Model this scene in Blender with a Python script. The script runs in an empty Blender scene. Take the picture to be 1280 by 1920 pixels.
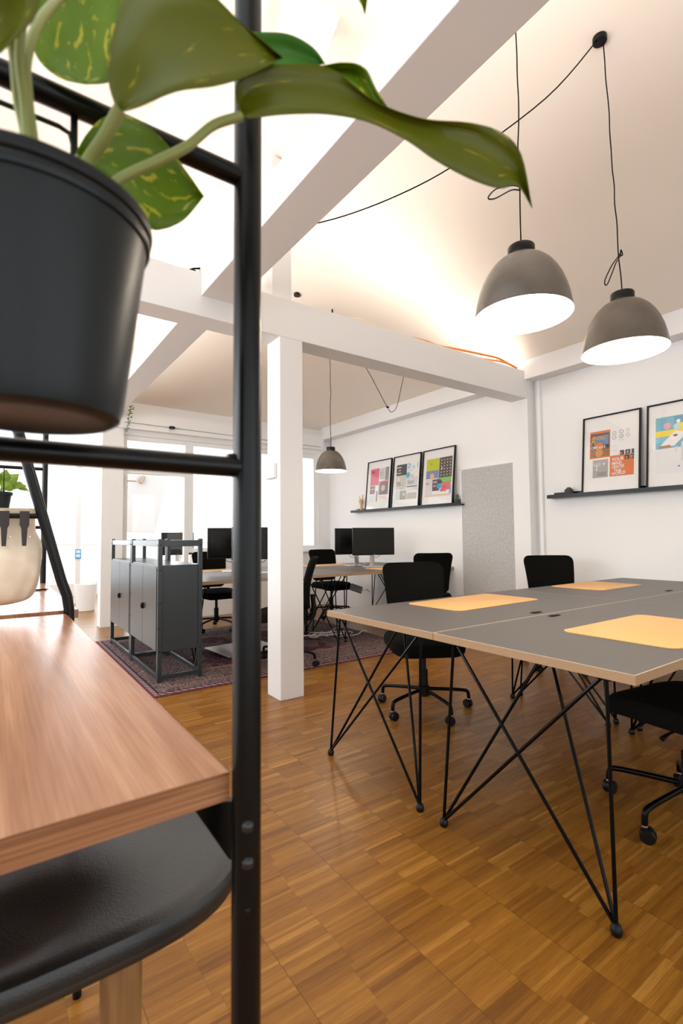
import bpy, bmesh, math, random
from mathutils import Vector, Matrix
random.seed(7)
sc = bpy.context.scene
C = sc.collection
R = math.radians
PI = math.pi

# ------------------------------------------------------------ camera
cam_d = bpy.data.cameras.new('camera'); cam = bpy.data.objects.new('camera', cam_d); C.objects.link(cam)
yaw, pitch, roll = R(35.2217), R(2.7803), R(-0.4776)
fwd = Vector((math.sin(yaw)*math.cos(pitch), math.cos(yaw)*math.cos(pitch), math.sin(pitch)))
right = Vector((math.cos(yaw), -math.sin(yaw), 0)); up = right.cross(fwd)
r2 = math.cos(roll)*right + math.sin(roll)*up
u2 = -math.sin(roll)*right + math.cos(roll)*up
M = Matrix((r2, u2, -fwd)).transposed().to_4x4(); M.translation = Vector((0, 0, 1.15))
cam.matrix_world = M
cam_d.sensor_width = 36; cam_d.lens = 935.29/1920*36
cam_d.clip_start = 0.02; cam_d.clip_end = 200
cam_d.dof.use_dof = True; cam_d.dof.focus_distance = 3.2; cam_d.dof.aperture_fstop = 5.6
sc.camera = cam
# ------------------------------------------------------------ world, lights, exposure
w = bpy.data.worlds.new('daylight'); sc.world = w; w.use_nodes = True
w.node_tree.nodes['Background'].inputs[0].default_value = (0.93, 0.97, 1.0, 1)
w.node_tree.nodes['Background'].inputs[1].default_value = 1.4
sc.view_settings.view_transform = 'Standard'; sc.view_settings.look = 'None'
sc.view_settings.gamma = 1; sc.view_settings.use_curve_mapping = False
sc.view_settings.exposure = 0.38
UPCOL = (1.0, 0.91, 0.82)
def area(name, loc, rot, sx, sy, e, col=(1, 1, 1), spread=PI):
    l = bpy.data.lights.new(name, 'AREA'); l.shape = 'RECTANGLE'; l.size = sx; l.size_y = sy
    l.energy = e; l.color = col; l.spread = spread
    o = bpy.data.objects.new(name, l); o.location = loc; o.rotation_euler = rot; C.objects.link(o)
area('daylight_left_windows', (-2.9, 4.0, 1.95), (0, R(-90), 0), 1.6, 6.5, 150, (0.93, 0.97, 1.0))
area('daylight_front_windows', (2.6, -3.3, 1.6), (R(90), 0, 0), 3.0, 2.4, 9, (0.86, 0.94, 1.0))
area('daylight_conservatory', (1.2, 11.6, 1.9), (R(-90), 0, 0), 7.0, 2.0, 125, (0.95, 0.98, 1.0))

# ------------------------------------------------------------ materials
def mat(name, col, rough=0.5, metal=0.0, spec=0.5, noise=None, bump=None, coat=0, trans=0, emit=None, sheen=0):
    m = bpy.data.materials.new(name); m.use_nodes = True
    nt = m.node_tree; b = nt.nodes['Principled BSDF']
    c = (*col, 1) if len(col) == 3 else col
    b.inputs['Base Color'].default_value = c; b.inputs['Roughness'].default_value = rough
    b.inputs['Metallic'].default_value = metal; b.inputs['Specular IOR Level'].default_value = spec
    b.inputs['Coat Weight'].default_value = coat
    b.inputs['Sheen Weight'].default_value = sheen
    if trans: b.inputs['Transmission Weight'].default_value = trans
    if emit: b.inputs['Emission Color'].default_value = (*emit[0], 1); b.inputs['Emission Strength'].default_value = emit[1]
    tc = nt.nodes.new('ShaderNodeTexCoord')
    if noise:
        sc_, amt = noise
        n = nt.nodes.new('ShaderNodeTexNoise'); n.inputs['Scale'].default_value = sc_; n.inputs['Detail'].default_value = 5
        nt.links.new(tc.outputs['Object'], n.inputs['Vector'])
        mx = nt.nodes.new('ShaderNodeMix'); mx.data_type = 'RGBA'
        mx.inputs[6].default_value = tuple(max(0, v*(1-amt)) for v in c[:3])+(1,)
        mx.inputs[7].default_value = tuple(min(1, v*(1+amt)) for v in c[:3])+(1,)
        nt.links.new(n.outputs['Fac'], mx.inputs[0]); nt.links.new(mx.outputs[2], b.inputs['Base Color'])
    if bump:
        sc_, st = bump
        n = nt.nodes.new('ShaderNodeTexNoise'); n.inputs['Scale'].default_value = sc_; n.inputs['Detail'].default_value = 4
        nt.links.new(tc.outputs['Object'], n.inputs['Vector'])
        bp = nt.nodes.new('ShaderNodeBump'); bp.inputs['Strength'].default_value = st; bp.inputs['Distance'].default_value = 0.002
        nt.links.new(n.outputs['Fac'], bp.inputs['Height']); nt.links.new(bp.outputs[0], b.inputs['Normal'])
    return m

class G:
    """small node-graph helper"""
    def __init__(s, name, rough=0.5, spec=0.5):
        s.m = bpy.data.materials.new(name); s.m.use_nodes = True; s.nt = s.m.node_tree
        s.b = s.nt.nodes['Principled BSDF']; s.b.inputs['Roughness'].default_value = rough
        s.b.inputs['Specular IOR Level'].default_value = spec
        s.tc = s.nt.nodes.new('ShaderNodeTexCoord')
    def lk(s, a, b): s.nt.links.new(a, b)
    def math(s, op, a, b=None):
        n = s.nt.nodes.new('ShaderNodeMath'); n.operation = op
        for i, v in enumerate((a, b)):
            if v is None: continue
            if isinstance(v, (int, float)): n.inputs[i].default_value = v
            else: s.lk(v, n.inputs[i])
        return n.outputs[0]
    def xyz(s):
        n = s.nt.nodes.new('ShaderNodeSeparateXYZ'); s.lk(s.tc.outputs['Object'], n.inputs[0]); return n.outputs
    def comb(s, x, y, z=0.0):
        n = s.nt.nodes.new('ShaderNodeCombineXYZ')
        for i, v in enumerate((x, y, z)):
            if isinstance(v, (int, float)): n.inputs[i].default_value = v
            else: s.lk(v, n.inputs[i])
        return n.outputs[0]
    def white(s, v):
        n = s.nt.nodes.new('ShaderNodeTexWhiteNoise'); n.noise_dimensions = '3D'; s.lk(v, n.inputs['Vector']); return n.outputs['Value']
    def noise(s, v, scale, detail=4, dist=0.0):
        n = s.nt.nodes.new('ShaderNodeTexNoise'); n.inputs['Scale'].default_value = scale; n.inputs['Detail'].default_value = detail
        n.inputs['Distortion'].default_value = dist
        s.lk(v, n.inputs['Vector']); return n.outputs['Fac']
    def ramp(s, f, stops, interp='LINEAR'):
        n = s.nt.nodes.new('ShaderNodeValToRGB'); n.color_ramp.interpolation = interp
        e = n.color_ramp.elements
        while len(e) < len(stops): e.new(0.5)
        for el, (p, c) in zip(e, stops): el.position = p; el.color = (*c, 1)
        s.lk(f, n.inputs[0]); return n.outputs[0]
    def mix(s, f, a, b, mode='MIX'):
        n = s.nt.nodes.new('ShaderNodeMix'); n.data_type = 'RGBA'; n.blend_type = mode
        for i, v in ((0, f), (6, a), (7, b)):
            if isinstance(v, (int, float)): n.inputs[i].default_value = v
            elif isinstance(v, tuple): n.inputs[i].default_value = (*v, 1)
            else: s.lk(v, n.inputs[i])
        return n.outputs[2]
    def out(s, col): s.lk(col, s.b.inputs['Base Color']); return s.m

def parquet():
    g = G('parquet', 0.33, 0.4); x, y, z = g.xyz()
    L2, W = 0.332, 0.0105
    grp = g.math('FLOOR', g.math('DIVIDE', y, 0.126))
    X = g.math('DIVIDE', x, L2); R_ = g.math('FLOOR', X); fx = g.math('FRACT', X)
    mid = g.math('ADD', 0.40, g.math('MULTIPLY', g.white(g.comb(R_, grp, 9.0)), 0.2))
    half = g.math('GREATER_THAN', fx, mid)
    row = g.math('ADD', g.math('MULTIPLY', R_, 2.0), half)
    v = g.math('DIVIDE', y, W); st = g.math('FLOOR', v)
    rnd = g.white(g.comb(row, st, 1.0))
    rn2 = g.white(g.comb(row, g.math('FLOOR', g.math('DIVIDE', g.math('ADD', st, g.math('MULTIPLY', row, 1.7)), 3.0)), 4.0))
    big = g.noise(g.comb(g.math('MULTIPLY', x, 1.6), g.math('MULTIPLY', y, 9.0), 0.0), 1.0, 3)
    fac = g.math('ADD', g.math('ADD', g.math('MULTIPLY', rnd, 0.30), g.math('MULTIPLY', rn2, 0.34)), g.math('MULTIPLY', big, 0.36))
    col = g.ramp(fac, [(0.18, (0.185, 0.072, 0.010)), (0.40, (0.27, 0.112, 0.015)), (0.62, (0.335, 0.145, 0.020)), (0.85, (0.50, 0.25, 0.05))])
    gr = g.noise(g.comb(g.math('MULTIPLY', x, 14.0), g.math('MULTIPLY', y, 330.0), rnd), 1.0, 5, 0.5)
    col = g.mix(0.6, col, g.ramp(gr, [(0.32, (0.55, 0.48, 0.40)), (0.66, (1.0, 1.0, 1.0))]), 'MULTIPLY')
    e1 = g.math('LESS_THAN', fx, 0.0075)
    e3 = g.math('LESS_THAN', g.math('ABSOLUTE', g.math('SUBTRACT', fx, mid)), 0.003)
    col = g.mix(g.math('MULTIPLY', e1, 0.7), col, (0.10, 0.035, 0.008))
    col = g.mix(g.math('MULTIPLY', e3, 0.4), col, (0.12, 0.045, 0.01))
    return g.out(col)

def rug_mat():
    g = G('persian_rug', 0.95, 0.1); x, y, z = g.xyz()
    # centred at rug origin; half sizes 1.35, 1.19
    ax = g.math('SUBTRACT', 1.35, g.math('ABSOLUTE', x)); ay = g.math('SUBTRACT', 1.19, g.math('ABSOLUTE', y))
    d = g.math('MINIMUM', ax, ay)
    pos = g.comb(x, y, 0.0)
    n1 = g.noise(pos, 26, 3, 1.6); n2 = g.noise(pos, 62, 2, 0.8)
    vn = g.nt.nodes.new('ShaderNodeTexVoronoi'); vn.inputs['Scale'].default_value = 21; g.lk(pos, vn.inputs['Vector'])
    n3 = g.noise(pos, 34, 2, 2.2)
    pat = g.ramp(n3, [(0.0, (0.030, 0.012, 0.018)), (0.40, (0.085, 0.020, 0.030)), (0.455, (0.42, 0.35, 0.29)), (0.49, (0.030, 0.020, 0.035)), (0.54, (0.10, 0.028, 0.045)), (0.585, (0.50, 0.42, 0.35)), (0.63, (0.05, 0.02, 0.03))], 'CONSTANT')
    flo = g.ramp(n2, [(0.0, (0.035, 0.018, 0.026)), (0.44, (0.10, 0.025, 0.045)), (0.52, (0.46, 0.39, 0.32)), (0.57, (0.055, 0.03, 0.045)), (0.62, (0.27, 0.19, 0.17))], 'CONSTANT')
    border = g.mix(g.math('GREATER_THAN', n1, 0.48), flo, pat)
    field = g.mix(g.math('GREATER_THAN', g.noise(pos, 3.2, 2, 0.5), 0.5), g.mix(g.math('GREATER_THAN', n2, 0.58), (0.080, 0.015, 0.033), flo), pat)
    inner = g.math('GREATER_THAN', d, 0.55)
    col = g.mix(inner, border, field)
    for a, b_, c in ((0.0, 0.02, (0.16, 0.035, 0.05)), (0.02, 0.05, None), (0.05, 0.065, (0.04, 0.015, 0.03)), (0.50, 0.53, (0.30, 0.20, 0.17)), (0.18, 0.195, (0.25, 0.17, 0.15))):
        band = g.math('MULTIPLY', g.math('GREATER_THAN', d, a), g.math('LESS_THAN', d, b_))
        if c is None:
            ck = g.math('GREATER_THAN', g.math('FRACT', g.math('MULTIPLY', g.math('ADD', x, y), 18.0)), 0.5)
            c = g.mix(ck, (0.42, 0.33, 0.31), (0.10, 0.05, 0.09))
        col = g.mix(band, col, c)
    fz = g.noise(pos, 400, 2)
    col = g.mix(0.5, col, g.ramp(fz, [(0.3, (0.5, 0.5, 0.5)), (0.7, (1, 1, 1))]), 'MULTIPLY')
    return g.out(col)

def wood(name, dark, mid, light, along='y', scale=1.0, rough=0.35):
    g = G(name, rough, 0.5); x, y, z = g.xyz()
    a, b_ = (y, x) if along == 'y' else (x, y)
    if along == 'z': a, b_ = z, x
    n = g.noise(g.comb(g.math('MULTIPLY', a, 1.3*scale), g.math('MULTIPLY', b_, 16*scale), g.math('MULTIPLY', z, 3.0)), 1.0, 3, 0.9)
    n2 = g.noise(g.comb(g.math('MULTIPLY', a, 6*scale), g.math('MULTIPLY', b_, 240*scale), z), 1.0, 4)
    col = g.ramp(n, [(0.25, dark), (0.48, mid), (0.60, light), (0.78, mid)])
    col = g.mix(0.45, col, g.ramp(n2, [(0.35, (0.55, 0.5, 0.47)), (0.65, (1, 1, 1))]), 'MULTIPLY')
    return g.out(col)

def ply(name):
    g = G(name, 0.6, 0.3); x, y, z = g.xyz()
    f = g.math('FRACT', g.math('DIVIDE', g.math('ADD', z, 5.0), 0.0042))
    n = g.noise(g.comb(g.math('MULTIPLY', x, 30), g.math('MULTIPLY', y, 30), g.math('MULTIPLY', z, 600)), 1.0, 3)
    col = g.ramp(f, [(0.0, (0.30, 0.175, 0.09)), (0.5, (0.40, 0.245, 0.13)), (0.55, (0.56, 0.38, 0.23)), (1.0, (0.50, 0.33, 0.19))])
    col = g.mix(0.3, col, g.ramp(n, [(0.3, (0.6, 0.6, 0.6)), (0.7, (1, 1, 1))]), 'MULTIPLY')
    return g.out(col)

def felt():
    g = G('grey_felt', 0.95, 0.1)
    n = g.noise(g.tc.outputs['Object'], 130, 4); n2 = g.noise(g.tc.outputs['Object'], 45, 3)
    f = g.math('ADD', g.math('MULTIPLY', n, 0.65), g.math('MULTIPLY', n2, 0.35))
    return g.out(g.ramp(f, [(0.34, (0.36, 0.36, 0.35)), (0.5, (0.50, 0.495, 0.48)), (0.66, (0.64, 0.63, 0.61))]))

def leafmat(name, base, paler, yel, var=0.56):
    g = G(name, 0.38, 0.5)
    uv = g.tc.outputs['UV']
    sp = g.nt.nodes.new('ShaderNodeSeparateXYZ'); g.lk(uv, sp.inputs[0])
    n = g.noise(g.comb(g.math('MULTIPLY', sp.outputs[0], 7.0), g.math('MULTIPLY', sp.outputs[1], 9.0)), 1.0, 4, 0.7)
    n2 = g.noise(uv, 3.0, 2)
    c = g.mix(n2, base, paler)  # noise mixes the two leaf greens at random
    k = g.ramp(n, [(var, (0, 0, 0)), (var+0.05, (1, 1, 1))])
    c = g.mix(k, c, yel)
    g.lk(c, g.b.inputs['Base Color'])
    tr = g.nt.nodes.new('ShaderNodeBsdfTranslucent'); g.lk(c, tr.inputs[0])
    mx = g.nt.nodes.new('ShaderNodeMixShader'); mx.inputs[0].default_value = 0.42
    g.lk(g.b.outputs[0], mx.inputs[1]); g.lk(tr.outputs[0], mx.inputs[2])
    g.lk(mx.outputs[0], g.nt.nodes['Material Output'].inputs[0])
    return g.m

def glass(name, gl=0.06, tint=(1, 1, 1)):
    m = bpy.data.materials.new(name); m.use_nodes = True; nt = m.node_tree
    for n in list(nt.nodes):
        if n.type == 'BSDF_PRINCIPLED': nt.nodes.remove(n)
    t = nt.nodes.new('ShaderNodeBsdfTransparent'); t.inputs[0].default_value = (*tint, 1)
    g = nt.nodes.new('ShaderNodeBsdfGlossy'); g.inputs['Roughness'].default_value = 0.02
    mx = nt.nodes.new('ShaderNodeMixShader'); mx.inputs[0].default_value = gl
    nt.links.new(t.outputs[0], mx.inputs[1]); nt.links.new(g.outputs[0], mx.inputs[2])
    nt.links.new(mx.outputs[0], nt.nodes['Material Output'].inputs[0])
    return m

WHITE = mat('white_wall_paint', (0.86, 0.85, 0.835), 0.8, spec=0.2, bump=(90, 0.12))
CEIL = mat('warm_white_ceiling_paint', (0.90, 0.815, 0.725), 0.85, spec=0.15, bump=(60, 0.1))
BEAM = mat('white_beam_paint', (0.82, 0.81, 0.80), 0.6, spec=0.3, bump=(25, 0.15))
TRIM = mat('window_frame_white', (0.86, 0.86, 0.85), 0.4)
BLACK = mat('black_powder_coat', (0.002, 0.003, 0.0035), 0.27, spec=0.30, bump=(700, 0.08))
WIRE = mat('black_wire_steel', (0.0015, 0.0015, 0.0015), 0.2, spec=0.14)
RUBBER = mat('black_rubber', (0.003, 0.0035, 0.004), 0.38, spec=0.3)
FABRIC = mat('black_chair_fabric', (0.005, 0.0045, 0.0035), 0.95, spec=0.1, sheen=0.0, bump=(500, 0.3))
PLASTIC = mat('black_plastic', (0.003, 0.003, 0.003), 0.36, spec=0.28)
SCREEN = mat('monitor_screen', (0.012, 0.013, 0.011), 0.45, spec=0.25)
SILVER = mat('brushed_silver', (0.62, 0.62, 0.62), 0.35, metal=0.7)
CHROME = mat('chrome', (0.75, 0.75, 0.76), 0.15, metal=1.0)
STEELG = mat('anthracite_cabinet_steel', (0.020, 0.028, 0.031), 0.30, spec=0.65)
SHADE = mat('taupe_lamp_enamel', (0.105, 0.086, 0.068), 0.27, spec=0.6, noise=(9, 0.25))
SHADEIN = mat('white_lamp_interior', (0.95, 0.93, 0.88), 0.5, emit=((1.0, 0.93, 0.82), 2.2))
BULB = mat('lamp_bulb', (1, 1, 1), 0.4, emit=((1.0, 0.93, 0.80), 12))
LAM = mat('grey_linoleum', (0.105, 0.093, 0.086), 0.42, spec=0.4, noise=(300, 0.06))
PLY = ply('plywood_edge')
PALE = mat('pale_ply_chamfer', (0.72, 0.60, 0.46), 0.5)
MAT = mat('tan_leather_mat', (0.78, 0.435, 0.165), 0.5, spec=0.3, bump=(300, 0.1))
FELT = felt()
FLOOR = parquet()
WALNUT = wood('walnut_desktop', (0.33, 0.135, 0.062), (0.45, 0.205, 0.10), (0.54, 0.275, 0.15), 'y', 1.0, 0.25)
def edgeband():
    g = G('walnut_edge_band', 0.35, 0.4); x, y, z = g.xyz()
    n = g.noise(g.comb(g.math('MULTIPLY', x, 3.0), g.math('MULTIPLY', z, 210.0), y), 1.0, 4, 0.6)
    return g.out(g.ramp(n, [(0.3, (0.16, 0.062, 0.026)), (0.5, (0.33, 0.145, 0.065)), (0.7, (0.50, 0.25, 0.125))]))
WALEDGE = edgeband()
LEGWOOD = wood('oak_leg', (0.10, 0.042, 0.014), (0.26, 0.12, 0.04), (0.38, 0.20, 0.07), 'z', 1.2, 0.4)
LEATHER = mat('black_leather', (0.010, 0.013, 0.0145), 0.36, spec=0.7, bump=(420, 0.35))
STRAP = mat('brown_black_strap', (0.035, 0.026, 0.022), 0.5)
CANVAS = mat('cream_canvas', (0.93, 0.80, 0.65), 0.9, spec=0.1, bump=(45, 0.6), noise=(26, 0.13))
POTM = mat('matte_anthracite_pot', (0.006, 0.010, 0.012), 0.36, spec=0.32)
SOIL = mat('potting_soil', (0.03, 0.02, 0.012), 0.95, noise=(60, 0.6))
STEM = mat('pale_green_stem', (0.24, 0.27, 0.07), 0.45)
LEAFA = leafmat('pothos_leaf', (0.12, 0.155, 0.004), (0.20, 0.215, 0.006), (0.46, 0.40, 0.02), 0.64)
LEAFB = leafmat('pothos_leaf_variegated', (0.12, 0.24, 0.005), (0.22, 0.35, 0.008), (0.60, 0.56, 0.05), 0.58)
LEAFC = leafmat('pothos_leaf_deep', (0.07, 0.24, 0.03), (0.12, 0.33, 0.06), (0.12, 0.33, 0.06), 0.7)
SMALLLEAF = mat('small_plant_leaf', (0.05, 0.11, 0.02), 0.5)
LIMELEAF = leafmat('lime_leaf', (0.24, 0.42, 0.04), (0.42, 0.58, 0.08), (0.7, 0.75, 0.2), 0.6)
ORANGE = mat('orange_cable', (0.85, 0.27, 0.03), 0.45)
WCABLE = mat('white_cable', (0.75, 0.72, 0.68), 0.45)
GREYP = mat('grey_plastic', (0.25, 0.25, 0.26), 0.5)
CONC = mat('dark_concrete_pot', (0.06, 0.06, 0.06), 0.8)
BEECH = mat('beech_hand', (0.72, 0.45, 0.22), 0.5)
GLASS = glass('window_glass', 0.05)
PGLASS = glass('picture_glass', 0.05)
COPPER = mat('copper_spot', (0.55, 0.38, 0.27), 0.3, metal=0.6)
BLUE = mat('blue_sign', (0.08, 0.42, 0.80), 0.5)
_cm = {}
def CM(c):
    k = tuple(round(v, 3) for v in c)
    if k not in _cm: _cm[k] = mat('print_ink', k, 0.6, spec=0.2)
    return _cm[k]

# ------------------------------------------------------------ mesh helper
class MB:
    def __init__(s): s.v = []; s.f = []; s.mi = []; s.uv = None
    def add(s, vs, fs, m=0):
        o = len(s.v); s.v += [Vector(v) for v in vs]; s.f += [tuple(i+o for i in f) for f in fs]; s.mi += [m]*len(fs); return s
    def box(s, a, b, m=0, rot=None, piv=None):
        (x0, y0, z0), (x1, y1, z1) = a, b
        vs = [Vector(p) for p in ((x0,y0,z0),(x1,y0,z0),(x1,y1,z0),(x0,y1,z0),(x0,y0,z1),(x1,y0,z1),(x1,y1,z1),(x0,y1,z1))]
        if rot is not None:
            pv = Vector(piv) if piv is not None else sum(vs, Vector())/8
            vs = [pv + rot @ (v-pv) for v in vs]
        return s.add(vs, [(0,3,2,1),(4,5,6,7),(0,1,5,4),(1,2,6,5),(2,3,7,6),(3,0,4,7)], m)
    def tube(s, pts, r, n=10, m=0, caps=True, smooth=0, closed=False):
        pts = [Vector(p) for p in pts]
        if smooth: pts = spline(pts, smooth)
        rs = r if isinstance(r, (list, tuple)) else [r]*len(pts)
        if len(rs) != len(pts): rs = [rs[min(len(rs)-1, int(i*len(rs)/len(pts)))] for i in range(len(pts))]
        vs = []; nrm = None
        for i, p in enumerate(pts):
            t = (pts[min(i+1, len(pts)-1)]-pts[max(i-1, 0)]).normalized()
            if nrm is None:
                a = Vector((0, 0, 1)) if abs(t.z) < 0.9 else Vector((1, 0, 0)); nrm = t.cross(a).normalized()
            nrm = (nrm - t*nrm.dot(t)).normalized(); bn = t.cross(nrm)
            for k in range(n):
                an = 2*PI*k/n; vs.append(p + rs[i]*(math.cos(an)*nrm + math.sin(an)*bn))
        fs = []
        for i in range(len(pts)-1):
            for k in range(n):
                k2 = (k+1) % n; fs.append((i*n+k, i*n+k2, (i+1)*n+k2, (i+1)*n+k))
        if caps: fs.append(tuple(range(n))[::-1]); fs.append(tuple((len(pts)-1)*n+k for k in range(n)))
        return s.add(vs, fs, m)
    def lathe(s, prof, c=(0,0,0), n=40, m=0, cap0=False, cap1=False, ax=None):
        c = Vector(c); vs = []
        for r, z in prof:
            for k in range(n):
                a = 2*PI*k/n; v = Vector((r*math.cos(a), r*math.sin(a), z))
                if ax is not None: v = ax @ v
                vs.append(c+v)
        fs = []
        for i in range(len(prof)-1):
            for k in range(n):
                k2 = (k+1) % n; fs.append((i*n+k, i*n+k2, (i+1)*n+k2, (i+1)*n+k))
        if cap0: fs.append(tuple(range(n))[::-1])
        if cap1: fs.append(tuple((len(prof)-1)*n+k for k in range(n)))
        return s.add(vs, fs, m)
    def ball(s, c, r, m=0, n=14, sq=(1, 1, 1)):
        pr = [(max(1e-4, r*math.sin(PI*i/8)), -r*math.cos(PI*i/8)) for i in range(9)]
        S = Matrix.Diagonal(Vector(sq))
        return s.lathe(pr, c, n, m, ax=S)
    def prism(s, poly, z0, z1, m=0, T=None):
        n = len(poly); vs = [Vector((x, y, z0)) for x, y in poly]+[Vector((x, y, z1)) for x, y in poly]
        if T is not None: vs = [T @ v for v in vs]
        fs = [tuple(range(n))[::-1], tuple(range(n, 2*n))]+[(i, (i+1) % n, (i+1) % n+n, i+n) for i in range(n)]
        return s.add(vs, fs, m)
    def grid(s, rows, m=0, closed=False):
        n = len(rows[0]); vs = [p for r_ in rows for p in r_]; fs = []
        for i in range(len(rows)-1):
            for k in range(n if closed else n-1):
                k2 = (k+1) % n; fs.append((i*n+k, i*n+k2, (i+1)*n+k2, (i+1)*n+k))
        return s.add(vs, fs, m)
    def build(s, name, mats, parent=None, bevel=0, seg=2, smooth=True, solid=0, origin=None):
        if not isinstance(mats, (list, tuple)): mats = [mats]
        vs = s.v
        if origin is not None: vs = [v-Vector(origin) for v in vs]
        me = bpy.data.meshes.new(name); me.from_pydata([tuple(v) for v in vs], [], s.f)
        for m_ in mats: me.materials.append(m_)
        for p, i in zip(me.polygons, s.mi): p.material_index = i
        if bevel:
            bm = bmesh.new(); bm.from_mesh(me)
            bmesh.ops.recalc_face_normals(bm, faces=bm.faces)
            ed = [e for e in bm.edges if len(e.link_faces) == 2 and e.calc_face_angle(0) > 0.6]
            bmesh.ops.bevel(bm, geom=ed, offset=bevel, segments=seg, profile=0.5, affect='EDGES', clamp_overlap=True)
            bm.to_mesh(me); bm.free()
        if s.uv is not None:
            ul = me.uv_layers.new(name='UVMap')
            for lp in me.loops: ul.data[lp.index].uv = s.uv[lp.vertex_index]
        if smooth:
            for p in me.polygons: p.use_smooth = True
            me.set_sharp_from_angle(angle=R(38))
        me.validate(); me.update()
        o = bpy.data.objects.new(name, me); C.objects.link(o)
        if origin is not None: o.location = origin
        if parent is not None: o.parent = parent
        if solid:
            md = o.modifiers.new('solid', 'SOLIDIFY'); md.thickness = solid; md.offset = 0
        return o

def spline(pts, k):
    out = []; P_ = [pts[0]]+list(pts)+[pts[-1]]
    for i in range(1, len(P_)-2):
        a, b, c, d = P_[i-1], P_[i], P_[i+1], P_[i+2]
        for j in range(k):
            t = j/k
            out.append(0.5*((2*b)+(c-a)*t+(2*a-5*b+4*c-d)*t*t+(3*b-a-3*c+d)*t**3))
    out.append(Vector(pts[-1])); return out

def rrect(w_, h_, r, n=5):
    out = []
    for cx, cy, a0 in ((w_/2-r, h_/2-r, 0), (-w_/2+r, h_/2-r, 90), (-w_/2+r, -h_/2+r, 180), (w_/2-r, -h_/2+r, 270)):
        for i in range(n+1):
            a = R(a0+90*i/n); out.append((cx+r*math.cos(a), cy+r*math.sin(a)))
    return out
def tag(o, label, cat, group=None, kind=None):
    o['label'] = label; o['category'] = cat
    if group: o['group'] = group
    if kind: o['kind'] = kind
    return o
def empty(name, loc=(0, 0, 0), rz=0, label=None, cat=None, group=None):
    o = bpy.data.objects.new(name, None); C.objects.link(o); o.location = loc; o.rotation_euler = (0, 0, rz)
    o.empty_display_size = 0.1
    if label: tag(o, label, cat, group)
    return o
def copy_tree(o, parent=None):
    c = o.copy(); C.objects.link(c); c.parent = parent
    for ch in list(o.children): copy_tree(ch, c)
    return c
def struct(o):
    o['kind'] = 'structure'; return o
def sbox(name, a, b, m, bevel=0):
    return struct(MB().box(a, b).build(name, m, bevel=bevel, smooth=False))
def textmesh(body, size, bold=True, sx=1.0):
    cu = bpy.data.curves.new('t', 'FONT'); cu.body = body; cu.size = size; cu.align_x = 'LEFT'; cu.resolution_u = 3
    if bold: cu.offset = size*0.02
    to = bpy.data.objects.new('t', cu)
    me = bpy.data.meshes.new_from_object(to)
    vs = [(v.co.x*sx, v.co.y) for v in me.vertices]; fs = [tuple(p.vertices) for p in me.polygons]
    bpy.data.objects.remove(to); bpy.data.curves.remove(cu); bpy.data.meshes.remove(me)
    return vs, fs

# ============================================================ STRUCTURE
WX = 4.80; BY = 7.15
CZ0, CX0, CS = 3.0, 4.62, 0.332          # right roof slope: z = CZ0 + CS*(CX0-x)
def cz(x): return CZ0+CS*(CX0-x)
sbox('floor', (-2.75, -3.15, -0.1), (5.0, 12.0, 0.0), FLOOR)
sbox('wall_right', (WX, -3.15, 0), (WX+0.15, 12.0, 3.2), WHITE)
# wall with the big windows on the left
wl = MB(); wl.box((-2.75, -3.15, 0), (-2.6, 12.0, 0.9)); wl.box((-2.75, -3.15, 2.65), (-2.6, 12.0, 3.4))
for y in (-3.15, -0.7, 1.8, 4.4, 7.0, 9.5, 11.8): wl.box((-2.75, y, 0.35), (-2.6, y+0.2, 2.65))
struct(wl.build('wall_left', WHITE, smooth=False))
wf = MB(); wf.box((-2.75, -3.15, 0), (5.0, -3.0, 0.3)); wf.box((-2.75, -3.15, 2.6), (5.0, -3.0, 4.6))
for x in (-2.75, -0.6, 1.6, 3.6, 4.6): wf.box((x, -3.15, 0.3), (x+0.25, -3.0, 2.6))
struct(wf.build('wall_front', WHITE, smooth=False))
# roof slopes with hipped back end
RX_, RZ_ = 0.9, cz(0.9)
hy = BY-0.0
rt = MB()
def slab(vs, t=0.08):
    n = len(vs); top = [(x, y, z+t) for x, y, z in vs]
    rt.add(list(vs)+top, [tuple(range(n)), tuple(range(n, 2*n))[::-1]]+[(i, i+n, (i+1) % n+n, (i+1) % n) for i in range(n)])
hipY = 4.9
slab([(WX+0.1, -3.1, cz(WX+0.1)), (WX+0.1, BY+0.1, cz(WX+0.1)), (RX_, hipY, RZ_), (RX_, -3.1, RZ_)])
struct(rt.build('ceiling', CEIL, smooth=False))
rt = MB()
zl = 3.0
slab([(RX_, -3.1, RZ_), (RX_, -1.2, RZ_), (-2.7, -1.2, zl), (-2.7, -3.1, zl)]); slab([(RX_, 3.5, RZ_), (RX_, hipY, RZ_), (-2.7, BY+0.1, zl), (-2.7, 3.5, zl)])
k1 = 0.25; k2 = 0.72
def lp(t, y): return (RX_+(-2.7-RX_)*t, y, RZ_+(zl-RZ_)*t)
slab([lp(0, -1.2), lp(0, 3.5), lp(k1, 3.5), lp(k1, -1.2)]); slab([lp(k2, -1.2), lp(k2, 3.5), lp(1, 3.5), lp(1, -1.2)])
struct(rt.build('ceiling_left', CEIL, smooth=False))
rt = MB(); slab([(RX_, hipY, RZ_), (WX+0.1, BY+0.1, cz(WX+0.1)), (-2.7, BY+0.1, zl)])
struct(rt.build('ceiling_back', CEIL, smooth=False))
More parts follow.
